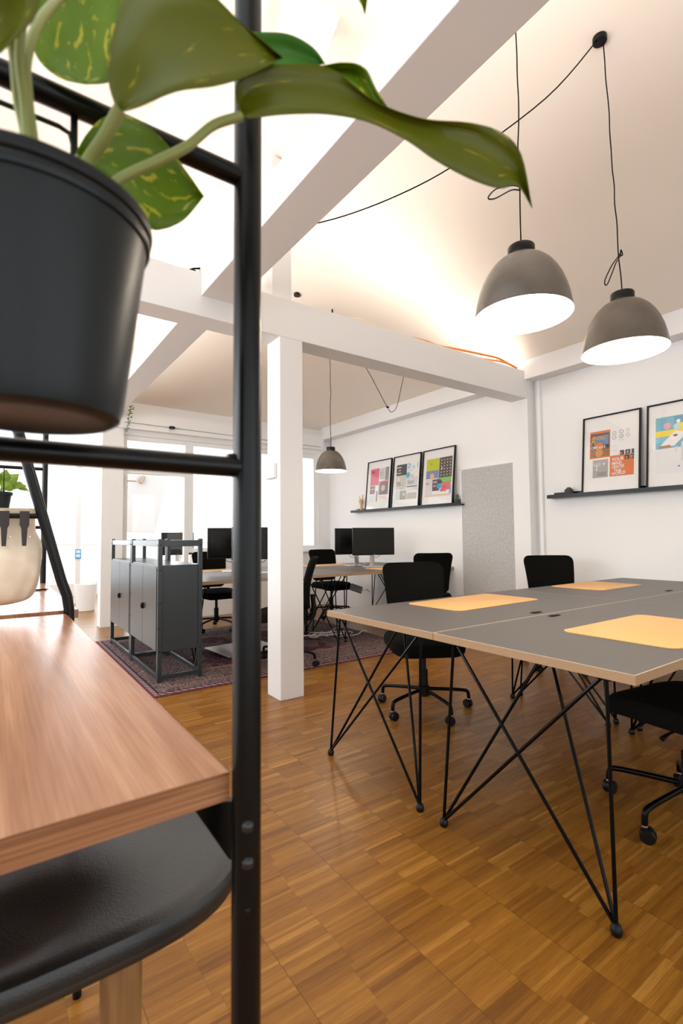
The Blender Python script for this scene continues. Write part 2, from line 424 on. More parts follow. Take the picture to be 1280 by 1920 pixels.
# wall plate beam, tie beam, long beam, posts
sbox('beam_right', (4.62, -3.0, 2.80), (WX, BY, 3.02), BEAM)
sbox('beam_cross', (-2.6, 3.15, 2.604), (WX, 3.35, 2.895), BEAM, 0.004)
sbox('beam_long', (1.11, -3.0, 2.743), (1.335, BY, 2.965), BEAM, 0.004)
sbox('column', (1.69, 3.15, 0), (1.88, 3.35, 2.604), BEAM, 0.004)
sbox('column_upper', (1.64, 3.17, 2.895), (1.80, 3.33, cz(1.8)+0.02), BEAM, 0.004)
sbox('pilaster_right', (4.66, 3.15, 0), (WX, 3.35, 2.604), WHITE)
br = MB(); d0, d1 = Vector((1.248, 2.282, 4.04)), Vector((1.521, 2.193, 3.949))
tdir = (d1-d0).normalized(); sd = tdir.cross(Vector((0, 0, 1))).normalized()*0.06; ud = sd.cross(tdir).normalized()*0.08
br.add([d0-sd-ud, d0+sd-ud, d0+sd+ud, d0-sd+ud, d1-sd-ud, d1+sd-ud, d1+sd+ud, d1-sd+ud], [(0,3,2,1),(4,5,6,7),(0,1,5,4),(1,2,6,5),(2,3,7,6),(3,0,4,7)])
struct(br.build('beam_brace', BEAM, smooth=False))
rt = MB(); slab([lp(k1, -1.2), lp(k1, 3.5), lp(k2, 3.5), lp(k2, -1.2)], 0.02); struct(rt.build('window_5', GLASS, smooth=False))
# back wall with door and windows
bw = MB(); y0, y1 = BY, BY+0.15
bw.box((1.19, y0-0.05, 0), (1.45, y1, 2.62))                       # pier
bw.box((-2.6, y0, 2.62), (WX, y1, 3.0)); bw.box((1.19, y0-0.10, 2.62), (4.62, y0, 2.86))
bw.box((2.41, y0, 0), (WX, y1, 0.90)); bw.box((4.56, y0, 0.9), (WX, y1, 2.62)); bw.box((-2.6, y0, 0), (-1.2, y1, 2.62))
bw.box((1.45, y0, 2.55), (4.56, y1, 2.62))
struct(bw.build('wall_back', WHITE, smooth=False))
def window(name, x0, x1, z0, z1, splits=(), fr=0.055, y=BY+0.02, glassm=GLASS, th=0.07):
    f = MB(); f.box((x0, y, z0), (x0+fr, y+th, z1)); f.box((x1-fr, y, z0), (x1, y+th, z1))
    f.box((x0+fr, y, z0), (x1-fr, y+th, z0+fr)); f.box((x0+fr, y, z1-fr), (x1-fr, y+th, z1))
    for z in splits: f.box((x0+fr, y, z-fr/2), (x1-fr, y+th, z+fr/2))
    o = struct(f.build(name, TRIM, bevel=0.004, smooth=False))
    g = MB().box((x0+fr*.8, y+th*.45, z0+fr*.8), (x1-fr*.8, y+th*.55, z1-fr*.8)).build('pane', glassm, o, smooth=False)
    return o
window('window_1', 1.45, 2.36, 2.10, 2.55, fr=0.06)
d = window('door_1', 1.45, 2.36, 0.0, 2.10, fr=0.07)
hd = MB().tube([(1.50, BY+0.01, 1.92), (1.50, BY-0.03, 1.92), (1.62, BY-0.03, 1.92)], 0.009).box((1.485, BY+0.005, 1.84), (1.515, BY+0.02, 1.99))
hd.build('door_handle', CHROME, d)
window('window_2', 2.36, 3.44, 0.93, 2.55, (2.12,), fr=0.06)
window('window_3', 3.44, 4.56, 0.93, 2.55, (), fr=0.07)
sbox('trim_1', (2.41, BY-0.06, 0.895), (4.60, BY+0.02, 0.93), TRIM, 0.005)
tr = MB().tube([(1.45, BY-0.105, 2.70), (4.55, BY-0.105, 2.66)], 0.004, 6); struct(tr.build('trim_2', GREYP))
sbox('trim_3', (4.765, 3.07, 0.0), (WX, 3.11, 2.80), TRIM, 0.004)
# conservatory beyond
nx = MB()
for x in (-2.6, -1.0, 0.6, 2.05, 3.5, 4.74): nx.box((x, 11.3, 0), (x+0.06, 11.36, 2.7))
nx.box((-2.6, 11.3, 2.6), (4.8, 11.36, 2.7)); nx.box((-2.6, 11.3, 0), (4.8, 11.36, 0.25)); nx.box((-2.6, 11.3, 1.0), (4.8, 11.35, 1.05))
struct(nx.build('window_4', TRIM, smooth=False))
sl = MB(); sl.add([(2.0, 9.9, 1.25), (2.60, 9.9, 1.25), (2.92, 9.9, 2.70), (2.0, 9.9, 2.70), (2.0, 10.0, 1.25), (2.60, 10.0, 1.25), (2.92, 10.0, 2.70), (2.0, 10.0, 2.70)],
       [(0,1,2,3),(7,6,5,4),(0,4,5,1),(1,5,6,2),(2,6,7,3),(3,7,4,0)])
sl.box((2.0, 9.9, 0), (2.08, 10.0, 1.25)); sl.box((1.3, 9.9, 2.55), (2.0, 10.0, 2.7)); sl.box((1.25, 9.9, 0), (1.33, 10.0, 2.7))
struct(sl.build('wall_conservatory', WHITE, smooth=False))

# ============================================================ RUG

rg = MB().box((-1.35, -1.19, 0), (1.35, 1.19, 0.010)).build('rug', rug_mat(), bevel=0.003, smooth=False)
rg.location = (2.33, 4.94, 0.0)
tag(rg, 'dark maroon and purple patterned oriental rug under the far desks', 'rug')

# ============================================================ TABLES
def make_desk(label, group):
    """1.635 x 0.80 desk, origin at floor under the centre; trestles at both short ends"""
    L_, W_, T_ = 1.635, 0.797, 0.745
    root = empty('desk', label=label, cat='desk', group=group)
    t = MB(); hx, hy_ = L_/2, W_/2
    t.box((-hx, -hy_, T_-0.030), (hx, hy_, T_-0.0015))
    tp = t.build('tabletop', PLY, root, smooth=False)
    e = 0.0035
    MB().box((-hx, -hy_, T_-0.0015), (hx, hy_, T_-0.0007)).build('edge_chamfer', PALE, tp, smooth=False)
    MB().box((-hx+e, -hy_+e, T_-0.0012), (hx-e, hy_-e, T_)).build('laminate_surface', LAM, tp, smooth=False)
    for sx in (-1, 1):
        for sy in (-1, 1):
            fx, fy = sx*(hx+0.035 if sx < 0 else hx-0.055), sy*0.333
            fx = sx*(hx+0.025) if sx < 0 else hx-0.115
            tx = sx*(hx-0.02) if sx < 0 else hx-0.135
            ix = tx - sx*0.17
            lg = MB(); ft = Vector((fx, fy, 0.022))
            r_ = 0.0062
            for top in ((tx, sy*0.305, T_-0.033), (tx, -sy*0.29, T_-0.033), (ix, sy*0.01, T_-0.033)):
                lg.tube([ft, top], r_, 8)
            o = lg.build('trestle_leg', WIRE, root)
            MB().lathe([(0.006, 0.034), (0.012, 0.030), (0.0165, 0.020), (0.0175, 0.012), (0.014, 0.002), (0.011, 0)], (fx, fy, 0), 16, cap0=True, cap1=True).build('foot', RUBBER, o)
        for a_, b_ in (((tx-0.015, -0.325), (tx+0.015, -0.285)), ((tx-0.015, 0.285), (tx+0.015, 0.325)), ((ix-0.015, -0.03), (ix+0.015, 0.03))):
            MB().box((*a_, T_-0.036), (*b_, T_-0.030)).build('mounting_plate', WIRE, root, smooth=False)
    return root
desk = make_desk('grey topped plywood desk with wire trestles, nearest to the camera', 'grey desks joined in two blocks of four')
places = [(2.3375, 1.10, None),
          (2.3375, 1.90, 'grey topped plywood desk at the left front, with one tan mat, behind the nearest desk'),
          (3.975, 1.10, 'grey topped plywood desk of the near block, far right, without a visible mat'),
          (3.975, 1.90, 'grey topped plywood desk of the near block closest to the grey felt panel'),
          (2.37, 4.75, 'grey topped desk on the rug behind the white column, nearer side of the far block'),
          (4.0, 4.75, 'grey topped desk in the far block with monitors, nearer side, below the three pictures'),
          (2.37, 5.55, 'grey topped desk on the window side of the rug, behind the steel cabinets'),
          (4.0, 5.55, 'grey topped desk in the far block with monitors, window side, beside the right wall')]
desk.location = (places[0][0], places[0][1], 0)
desks = [desk]
for x, y, lab in places[1:]:
    c = copy_tree(desk); c.location = (x, y, 0.0); c['label'] = lab; desks.append(c)
for c in desks[4:]: c.location.z = 0.0105
desks[4].location.x = 2.355; desks[6].location.x = 2.355

def desk_mat(quad, z, label):
    """quad: four world corners (x,y) of a rounded leather mat"""
    (ax, ay), (bx, by), (cx, cy), (dx, dy) = quad
    o = Vector(((ax+bx+cx+dx)/4, (ay+by+cy+dy)/4, z))
    u = (Vector((bx-ax, by-ay))+Vector((cx-dx, cy-dy)))/2; v = (Vector((dx-ax, dy-ay))+Vector((cx-bx, cy-by)))/2
    W_, H_ = u.length, v.length
    m_ = MB().prism(rrect(W_, H_, 0.045, 6), 0, 0.004).build('desk_mat', MAT, bevel=0.001)
    m_.location = o; m_.rotation_euler = (0, 0, math.atan2(u.y, u.x))
    return tag(m_, label, 'desk mat', 'tan leather desk mats')
TT = 0.745
desk_mat([(2.05, 1.82), (2.82, 1.845), (2.80, 2.25), (2.03, 2.225)], TT, 'tan desk mat lying in front of the chair at the left front desk')
desk_mat([(1.96, 0.76), (2.66, 0.76), (2.66, 1.20), (1.96, 1.20)], TT, 'tan desk mat on the nearest desk, cut by the right picture edge')
desk_mat([(3.58, 1.86), (4.22, 1.86), (4.22, 2.27), (3.58, 2.27)], TT, 'tan desk mat on the near block in front of the chair beside the grey panel')
desk_mat([(1.70, 5.53), (2.42, 5.53), (2.42, 5.90), (1.70, 5.90)], TT+0.0105, 'tan desk mat between the steel cabinet and the white column')
desk_mat([(3.40, 5.53), (4.1, 5.53), (4.1, 5.90), (3.40, 5.90)], TT+0.0105, 'tan desk mat behind the two right monitors')
desk_mat([(3.72, 4.40), (4.45, 4.40), (4.45, 4.82), (3.72, 4.82)], TT+0.0105, 'tan desk mat in front of the two right monitors')
# cable grommets
def grommet(x, y, a, label):
    g = MB().prism(rrect(0.085, 0.030, 0.0145, 5), 0, 0.003); g.box((-0.028, -0.008, 0.003), (0.028, 0.008, 0.006))
    o = g.build('cable_grommet', PLASTIC, bevel=0.0008); o.location = (x, y, TT); o.rotation_euler = (0, 0, a)
    tag(o, label, 'cable grommet', 'black cable outlets in the near desks')
grommet(2.33, 1.555, 0.0, 'black cable outlet across the seam from the nearest desk, on the left front desk')
grommet(2.31, 1.440, 0.0, 'black cable outlet on the nearest desk beside the long seam')
grommet(3.94, 1.57, 0.0, 'black cable outlet of the near block, far pair, on the panel side of the seam')
grommet(3.95, 1.46, 0.0, 'black cable outlet of the near block, far pair, at the right picture edge')

# ============================================================ OFFICE CHAIRS
def make_chair():
    root = empty('office_chair')
    # seat : rounded cushion with waterfall front (front = -y)
    rows = []
    prof = [(0.90, 0.408), (0.985, 0.416), (1.0, 0.442), (0.985, 0.470), (0.93, 0.486), (0.6, 0.492), (0.02, 0.488)]
    base = rrect(0.485, 0.475, 0.11, 7)
    sh = 0.025
    for k, z in [(0.02, 0.408)]+prof:
        rows.append([Vector((x*k, y*k, z - sh*max(0, (-y*k-0.10)/0.13)**2)) for x, y in base])
    MB().grid(rows, closed=True).build('seat', FABRIC, root)
    MB().prism(rrect(0.40, 0.38, 0.08, 5), 0.412, 0.428).build('seat_shell', PLASTIC, root, bevel=0.003)
    # backrest, tilting to +y with height, bowed
    H0, H1 = 0.50, 0.955
    out = []
    n = 12
    poly = []
    def wd(t): return 0.185+0.042*t
    ts = [0, .03, .07, .1, .2, .3, .4, .5, .6, .7, .8, .86, .90, .93, .955, .975, .99, 1.0]
    def corner(t):
        k = 1.0
        if t > 0.86: k = 1-(1-math.sqrt(max(0, 1-((t-0.86)/0.14)**2)))*0.26
        if t < 0.10: k = 1-((0.10-t)/0.10)**2*0.25
        return k
    fr_, bk_ = [], []
    for t in ts:
        z = H0+(H1-H0)*t; yb = 0.225+0.035*t+0.045*t*t - 0.02*math.sin(PI*t); W_ = wd(t)*corner(t)
        fr_.append([Vector((W_*s, yb+0.035*s*s*-1.0, z)) for s in [-1, -.75, -.5, -.25, 0, .25, .5, .75, 1]])
        bk_.append([Vector((W_*s, yb+0.035*s*s*-1.0+0.030, z)) for s in [-1, -.75, -.5, -.25, 0, .25, .5, .75, 1]])
    rows = []
    for f_, b_ in zip(fr_, bk_): rows.append(f_+b_[::-1])
    m_ = MB().grid(rows, closed=True); N = len(rows[0]); m_.f.append(tuple(range(N))[::-1]); m_.mi.append(0)
    m_.f.append(tuple((len(rows)-1)*N+k for k in range(N))); m_.mi.append(0)
    m_.build('backrest', FABRIC, root, bevel=0.004, seg=2)
    b = MB().tube([(0, 0.06, 0.405), (0, 0.22, 0.40), (0, 0.285, 0.45), (0, 0.275, 0.62)], [0.020, 0.022, 0.024, 0.024, 0.022], 10, smooth=5)
    b.build('back_support', PLASTIC, root)
    MB().box((-0.075, -0.10, 0.372), (0.075, 0.10, 0.414)).build('tilt_mechanism', PLASTIC, root, bevel=0.008)
    MB().tube([(0.06, 0.03, 0.39), (0.19, 0.035, 0.385), (0.235, 0.035, 0.375)], [0.005, 0.005, 0.010], 8).build('height_lever', PLASTIC, root)
    MB().tube([(0, 0, 0.20), (0, 0, 0.375)], 0.017, 14).tube([(0, 0, 0.09), (0, 0, 0.265)], 0.028, 16).build('gas_lift', PLASTIC, root)
    MB().lathe([(0.030, 0.105), (0.040, 0.11), (0.040, 0.155), (0.031, 0.165)], (0, 0, 0), 20, cap0=True, cap1=True).build('base_hub', PLASTIC, root)
    for k in range(5):
        a = 2*PI*k/5; d_ = Vector((math.cos(a), math.sin(a), 0)); s_ = Vector((-math.sin(a), math.cos(a), 0))
        arm = MB().tube([d_*0.03+Vector((0, 0, 0.135)), d_*0.15+Vector((0, 0, 0.128)), d_*0.26+Vector((0, 0, 0.118)), d_*0.297+Vector((0, 0, 0.105)), d_*0.305+Vector((0, 0, 0.058))], 0.0115, 10, smooth=5)
        ao = arm.build('base_arm', WIRE, root)
        cc = d_*0.305
        ca = random.uniform(0, 2*PI); wd_ = Vector((math.cos(ca), math.sin(ca), 0)); ws = Vector((-math.sin(ca), math.cos(ca), 0))
        rotm = Matrix((wd_, ws, Vector((0, 0, 1)))).transposed() @ Matrix.Rotation(R(90), 3, 'X')
        cst = MB()
        cen = cc+wd_*0.010+Vector((0, 0, 0.027))
        for sg in (-1, 1):
            cst.lathe([(0.012, -0.009), (0.024, -0.009), (0.027, -0.005), (0.027, 0.005), (0.024, 0.009), (0.012, 0.010)], cen+ws*0.0135*sg, 18, cap0=True, cap1=True, ax=rotm)
        cst.lathe([(0.010, -0.004), (0.0285, -0.004), (0.0285, 0.004), (0.010, 0.004)], cen+Vector((0, 0, 0.001)), 16, cap0=True, cap1=True, ax=rotm)
        cst.tube([cc+Vector((0, 0, 0.03)), cc+Vector((0, 0, 0.066))], 0.0085, 10)
        cst.build('caster', RUBBER, ao)
        MB().tube([cc+Vector((0, 0, 0.056)), cc+Vector((0, 0, 0.062))], 0.0128, 12).build('caster_collar', CHROME, ao)
    return root
chair = make_chair()
chairs = [(2.38, 2.44, -30, 0, 'black office chair pushed up to the left front desk, seen from the front'),
          (4.09, 2.50, -40, 0, 'black office chair beside the grey felt panel, behind the far tan mat'),
          (2.33, 0.88, 172, 0, 'black office chair cut by the right picture edge, under the nearest desk'),
          (2.33, 6.02, 0, 0.0105, 'black office chair between the steel cabinets and the white column, on the window side'),
          (4.06, 6.02, -3, 0, 'black office chair on the window side behind the two right monitors'),
          (2.16, 4.00, -120, 0.0105, 'black office chair seen edge-on just right of the white column'),
          (4.20, 4.22, 150, 0.0, 'black office chair below the three pictures, beside the grey felt panel')]
for i, (x, y, a, z, lab) in enumerate(chairs):
    o = chair if i == 0 else copy_tree(chair)
    o.location = (x, y, z); o.rotation_euler = (0, 0, R(a)); tag(o, lab, 'office chair', 'black office chairs at the desks')

# ============================================================ PENDANT LAMPS
def wob(p0, p1, n, amp, seed):
    rr = random.Random(seed); p0, p1 = Vector(p0), Vector(p1)
    out = []
    for i in range(n+1):
        t = i/n; k = amp if 0 < i < n else 0
        out.append(p0.lerp(p1, t)+Vector((rr.uniform(-k, k), rr.uniform(-k, k), 0)))
    return out
def pendant(x, y, z, topz, s, label, power, loops=(), tx=0.0):
    root = empty('pendant_lamp', (x, y, z), 0, label, 'pendant lamp', 'taupe dome pendant lamps')
    prof = []
    for i in range(19):
        t = i/18; prof.append((0.20*s*math.cos(t*R(73))**0.80 if t else 0.20*s, 0.268*s*math.sin(t*PI/2*1.0)**1.05 if t else 0))
    prof = [(0.200, 0.0), (0.1995, 0.004), (0.196, 0.03), (0.190, 0.065), (0.180, 0.105), (0.166, 0.145), (0.148, 0.180), (0.126, 0.212), (0.100, 0.238), (0.075, 0.254), (0.056, 0.262)]
    prof = [(a*s, b*s) for a, b in prof]
    MB().lathe(prof, n=64).build('lamp_shade', SHADE, root)
    inn = [(a-0.0025*s, b-0.001*s) for a, b in prof]; inn[0] = (prof[0][0]-0.0003, prof[0][1])
    m_ = MB().lathe(inn, n=64, cap1=True); m_.f = [f[::-1] for f in m_.f]
    m_.build('shade_interior', SHADEIN, root)
    MB().lathe([(0.054*s, 0.258*s), (0.056*s, 0.262*s), (0.056*s, 0.302*s), (0.053*s, 0.306*s), (0.004, 0.307*s)], n=36, cap0=True, cap1=True).build('lamp_neck', PLASTIC, root)
    b = MB().ball((0, 0, 0.115*s), 0.040*s); b.tube([(0, 0, 0.15*s), (0, 0, 0.25*s)], 0.018*s, 12); b.build('bulb', BULB, root)
    pts = wob((0, 0, 0.305*s), (tx, 0, topz-z), 14, 0.0045, int(x*100))
    MB().tube(pts, 0.0032, 6, smooth=3).build('cord', WIRE, root)
    for lp_ in loops: MB().tube([Vector(q) for q in lp_], 0.003, 6, smooth=6).build('cord_loop', WIRE, root)
    l = bpy.data.lights.new('lamp_glow', 'POINT'); l.energy = power; l.color = (1.0, 0.86, 0.68); l.shadow_soft_size = 0.045*s
    lo = bpy.data.objects.new('lamp_glow', l); C.objects.link(lo); lo.location = (0, 0, 0.06*s); lo.parent = root
    return root
Lp1 = [(0, 0, 0.575), (-0.05, 0.0, 0.56), (-0.16, 0.0, 0.50), (-0.215, 0, 0.44), (-0.17, 0, 0.455), (-0.06, 0, 0.535), (0, 0, 0.56), (0.006, 0.004, 0.575), (-0.004, -0.004, 0.58), (0, 0, 0.565)]
Lp2 = [(0, 0, 0.525), (-0.03, 0, 0.49), (-0.10, 0, 0.42), (-0.165, 0, 0.335), (-0.175, 0, 0.305), (-0.15, 0, 0.31), (-0.10, 0, 0.38), (-0.05, 0, 0.455), (0, 0, 0.505), (0.012, 0.006, 0.52), (-0.01, -0.006, 0.53), (0.01, -0.004, 0.51), (-0.008, 0.006, 0.505)]
pendant(1.85, 1.26, 2.085, cz(1.85)+0.01, 1.0, 'dome pendant lamp over the nearest desk, the larger looking one under the leaf tip', 8, (Lp1,))
pendant(2.64, 1.215, 2.083, cz(2.535)-0.012, 1.0, 'dome pendant lamp over the near desks, at the right picture edge', 8, (Lp2,), -0.105)
pendant(3.04, 4.5, 1.862, 3.50, 0.86, 'small dome pendant lamp over the far desks, right of the white column', 8*0.7)
def ceil_rose(x, y, label, r=0.034, h=0.026):
    c = MB().lathe([(r*0.96, -h), (r, -h+0.004), (r, 0.0), (r*0.5, 0.012)], n=28, cap0=True, cap1=True).build('ceiling_rose', PLASTIC)
    c.location = (x, y, cz(x)); return tag(c, label, 'ceiling rose', 'black ceiling roses')
ceil_rose(2.51, 1.22, 'black ceiling rose high at the top right, two cords leave it')
ceil_rose(4.10, 4.45, 'black ceiling rose under the right slope above the three pictures')
ceil_rose(2.57, 4.41, 'black ceiling rose just above the cross beam, left')
# swagged cords
p = [Vector((2.495, 1.222, 3.682)), Vector((2.30, 1.40, 3.40)), Vector((2.05, 1.75, 3.18)), Vector((1.85, 2.02, 3.07)), Vector((1.6, 2.32, 2.995)), Vector((1.32, 2.62, 2.972)), Vector((1.2, 2.7, 2.970))]
SW = MB().tube(p, 0.0035, 6, smooth=6).build('swagged_cord', WIRE); tag(SW, 'black lamp cord swagged from the top ceiling rose down onto the long white beam', 'cord')
p = [Vector((4.09, 4.44, 3.13)), Vector((4.02, 4.42, 2.95)), Vector((3.93, 4.4, 2.70)), Vector((3.86, 4.4, 2.615)), Vector((3.80, 4.4, 2.625)), Vector((3.62, 4.38, 2.83)), Vector((3.42, 4.36, 3.06)), Vector((3.04, 4.40, 3.50))]
SW = MB().tube(p, 0.0035, 6, smooth=6).ball((3.78, 4.4, 2.655), 0.016, sq=(1.3, 1, 0.7)).build('swagged_cord', WIRE); tag(SW, 'black lamp cord hanging in a V below the right ceiling rose', 'cord')
hk = MB().tube([(2.93, 4.29, cz(2.93)), (2.93, 4.29, cz(2.93)-0.03)], 0.008, 8).tube([(2.93, 4.29, cz(2.93)-0.02), (2.91, 4.28, cz(2.93)-0.08)], 0.003, 6).tube([(2.93, 4.29, cz(2.93)-0.02), (2.96, 4.30, cz(2.93)-0.09)], 0.003, 6).build('ceiling_hook', WIRE)
tag(hk, 'small black hook on the ceiling just above the cross beam, in its middle', 'hook')

# ============================================================ RIGHT WALL: shelves, pictures, panel
def ledge(y0, y1, label):
    zb = 1.519
    root = empty('picture_ledge', (WX, (y0+y1)/2, zb), 0, label, 'picture ledge', 'black picture ledges on the right wall')
    h = (y1-y0)/2
    MB().box((-0.105, -h, 0), (0, h, 0.014)).build('shelf_board', BLACK, root, bevel=0.001, smooth=False)
    MB().box((-0.113, -h, 0), (-0.101, h, 0.036)).build('front_lip', BLACK, root, bevel=0.001, smooth=False)
    MB().box((-0.012, -h+0.10, 0.014), (0, h-0.02, 0.062)).build('back_rail', BLACK, root, bevel=0.001, smooth=False)
ledge(0.35, 2.97, 'black picture ledge on the right wall at the picture edge, with two pictures')
ledge(4.12, 6.39, 'black picture ledge in the far part of the right wall, with three pictures')

def picture(yl, wd_, blocks, texts, label, h=0.752, circles=(), tris=()):
    """framed print: yl = left edge seen from the room"""
    z0 = 1.534; xb, xt = WX-0.088, WX-0.012
    root = empty('framed_print', (xb, yl-wd_/2, z0), 0, label, 'framed print', 'framed prints on the ledges')
    k = (xt-xb)/h
    def P(u, v, n=0.0): return Vector((k*v-n, wd_/2-u, v))
    def bx(mb, u0, v0, u1, v1, n0, n1, m=0):
        vs = [P(u0, v0, n0), P(u1, v0, n0), P(u1, v1, n0), P(u0, v1, n0), P(u0, v0, n1), P(u1, v0, n1), P(u1, v1, n1), P(u0, v1, n1)]
        mb.add(vs, [(0,3,2,1),(4,5,6,7),(0,1,5,4),(1,2,6,5),(2,3,7,6),(3,0,4,7)], m)
    f = MB(); t = 0.014
    bx(f, 0, 0, wd_, t, 0, 0.022); bx(f, 0, h-t, wd_, h, 0, 0.022); bx(f, 0, t, t, h-t, 0, 0.022); bx(f, wd_-t, t, wd_, h-t, 0, 0.022)
    f.build('picture_frame', BLACK, root, bevel=0.001, smooth=False)
    mb = MB(); bx(mb, t*.7, t*.7, wd_-t*.7, h-t*.7, 0.002, 0.008); mb.build('mount_board', CM((0.86, 0.84, 0.82)), root, smooth=False)
    art = MB(); mats = []; idx = {}
    def mi(c):
        if c not in idx: idx[c] = len(mats); mats.append(CM(c))
        return idx[c]
    for j, (u0, v0, u1, v1, c) in enumerate(blocks): bx(art, u0*wd_, v0*h, u1*wd_, v1*h, 0.008, 0.0086+0.00012*j, mi(c))
    base = 0.0092+0.00012*len(blocks)
    for (u, v, r, c, ring) in circles:
        n = 18; u, v, r = u*wd_, v*h, r*wd_
        o_ = [P(u+r*math.cos(2*PI*i/n), v+r*math.sin(2*PI*i/n), base) for i in range(n)]
        if ring:
            i_ = [P(u+r*.75*math.cos(2*PI*i/n), v+r*.75*math.sin(2*PI*i/n), base) for i in range(n)]
            art.add(o_+i_, [(i, (i+1) % n, (i+1) % n+n, i+n) for i in range(n)], mi(c))
        else: art.add(o_, [tuple(range(n))], mi(c))
        base += 0.00005
    for (pts, c) in tris:
        art.add([P(u*wd_, v*h, base) for u, v in pts], [tuple(range(len(pts)))], mi(c)); base += 0.00005
    for (s_, u, v, size, c, sx, ang) in texts:
        vs, fs = textmesh(s_, size*h, True, sx); ca, sa = math.cos(R(ang)), math.sin(R(ang))
        art.add([P(u*wd_+x*ca-y*sa, v*h+x*sa+y*ca, base+0.0006) for x, y in vs], fs, mi(c))
    art.build('printed_artwork', mats, root, smooth=False)
    g = MB(); bx(g, t*.8, t*.8, wd_-t*.8, h-t*.8, 0.0165, 0.018); g.build('picture_glass', PGLASS, root, smooth=False)
    return root
OR = (0.74, 0.20, 0.055); GY = (0.42, 0.40, 0.39); DK = (0.07, 0.065, 0.065); W1 = (0.88, 0.86, 0.84); BL = (0.16, 0.28, 0.48)
picture(2.605, 0.535,
    [(.13, .45, .49, .80, OR), (.145, .47, .475, .77, (0.13, 0.115, 0.09)), (.20, .60, .46, .74, BL), (.15, .585, .475, .618, DK),
     (.15, .475, .475, .565, (0.33, 0.17, 0.07)),
     (.19, .20, .46, .43, GY), (.20, .35, .33, .39, (0.55, 0.53, 0.51)), (.27, .22, .43, .27, (0.30, 0.29, 0.28)),
     (.49, .20, .89, .46, OR), (.66, .46, .73, .515, DK), (.75, .46, .83, .515, DK), (.85, .46, .89, .515, DK), (.74, .395, .82, .45, DK), (.84, .395, .89, .45, DK),
     (.52, .52, .60, .53, (0.72, .71, .70)), (.52, .58, .60, .59, (0.72, .71, .70)), (.64, .64, .72, .65, (.72, .71, .70))],
    [('AMAZING', .16, .70, .062, (0.80, 0.42, 0.08), 0.62, -6), ('A', .155, .63, .17, (0.80, 0.42, 0.08), 0.5, 0), ('CMY not K', .155, .575, .050, W1, 0.80, 0),
     ('YOUR', .53, .385, .058, W1, 0.9, 4), ('MIND', .53, .340, .052, W1, 0.9, 2), ('CREATES', .53, .297, .050, W1, 0.72, 2), ('THIS', .56, .255, .050, W1, 0.9, -2), ('WORLD', .53, .210, .054, W1, 0.82, 4),
     ('go', .67, .472, .03, W1, 0.8, 0), ('X', .775, .472, .035, W1, 0.9, 0), ('C', .76, .405, .035, W1, 0.9, 0), ('T', .845, .405, .035, W1, 0.9, 0)],
    'black framed print with orange blocks reading CMY not K and YOUR MIND CREATES THIS WORLD',
    circles=[(.56, .745, .032, (.35, .34, .34), True), (.68, .75, .034, (.35, .34, .34), True), (.79, .755, .030, (.45, .44, .44), True), (.56, .685, .034, (.35, .34, .34), True), (.68, .69, .034, (.25, .24, .24), True), (.79, .695, .032, (.45, .44, .44), True),
             (.30, .60, .075, (0.80, 0.24, 0.05), False), (.30, .515, .07, (0.65, 0.30, 0.10), False), (.26, .345, .016, W1, False), (.39, .37, .016, W1, False), (.26, .305, .016, W1, False)])
picture(2.02, 0.535,
    [(.13, .45, .92, .83, (0.16, 0.47, 0.58)), (.13, .60, .92, .67, (0.92, 0.70, 0.05)), (.45, .60, .92, .76, (0.92, 0.72, 0.05)), (.40, .74, .66, .82, (0.10, 0.35, 0.52)),
     (.13, .53, .30, .595, (0.20, 0.56, 0.72)), (.13, .17, .92, .46, (0.80, 0.80, 0.80))],
    [], 'black framed print in turquoise and yellow, cut by the right picture edge',
    circles=[(.30, .72, .055, (0.78, 0.42, 0.45), False), (.44, .70, .05, (0.55, 0.78, 0.76), False), (.46, .76, .03, W1, False), (.47, .245, .012, DK, False)],
    tris=[([(.20, .50), (.40, .48), (.60, .62), (.42, .655)], W1), ([(.18, .47), (.36, .46), (.34, .50), (.2, .49)], (0.45, 0.22, 0.13)), ([(.38, .60), (.42, .585), (.46, .60), (.42, .615)], DK),
          ([(.50, .30), (.56, .30), (.56, .52), (.50, .52)], (0.68, 0.68, 0.69)), ([(.42, .40), (.445, .40), (.445, .47), (.42, .47)], (0.70, .70, .71)), ([(.60, .38), (.63, .38), (.63, .46), (.60, .46)], (0.70, .70, .71))])
PK = (0.72, 0.16, 0.22)
picture(6.03, 0.560,
    [(.14, .50, .50, .84, PK), (.52, .60, .73, .83, (0.62, 0.60, 0.58)), (.75, .58, .90, .84, (0.33, 0.31, 0.30)), (.52, .30, .90, .57, (0.30, 0.24, 0.24)), (.52, .54, .90, .57, PK),
     (.14, .33, .36, .49, (0.33, 0.24, 0.24)), (.14, .425, .36, .435, W1), (.14, .17, .36, .31, (0.74, 0.76, 0.74)), (.42, .17, .48, .38, (0.32, .30, .30)), (.54, .22, .86, .225, OR), (.54, .255, .80, .262, OR)],
    [('YYYYY', .16, .745, .07, DK, 0.55, 0)], 'black framed print with a pink block beside the wooden hand',
    circles=[(.70, .43, .08, (0.66, 0.60, 0.58), False), (.60, .72, .05, (.45, .43, .42), True)])
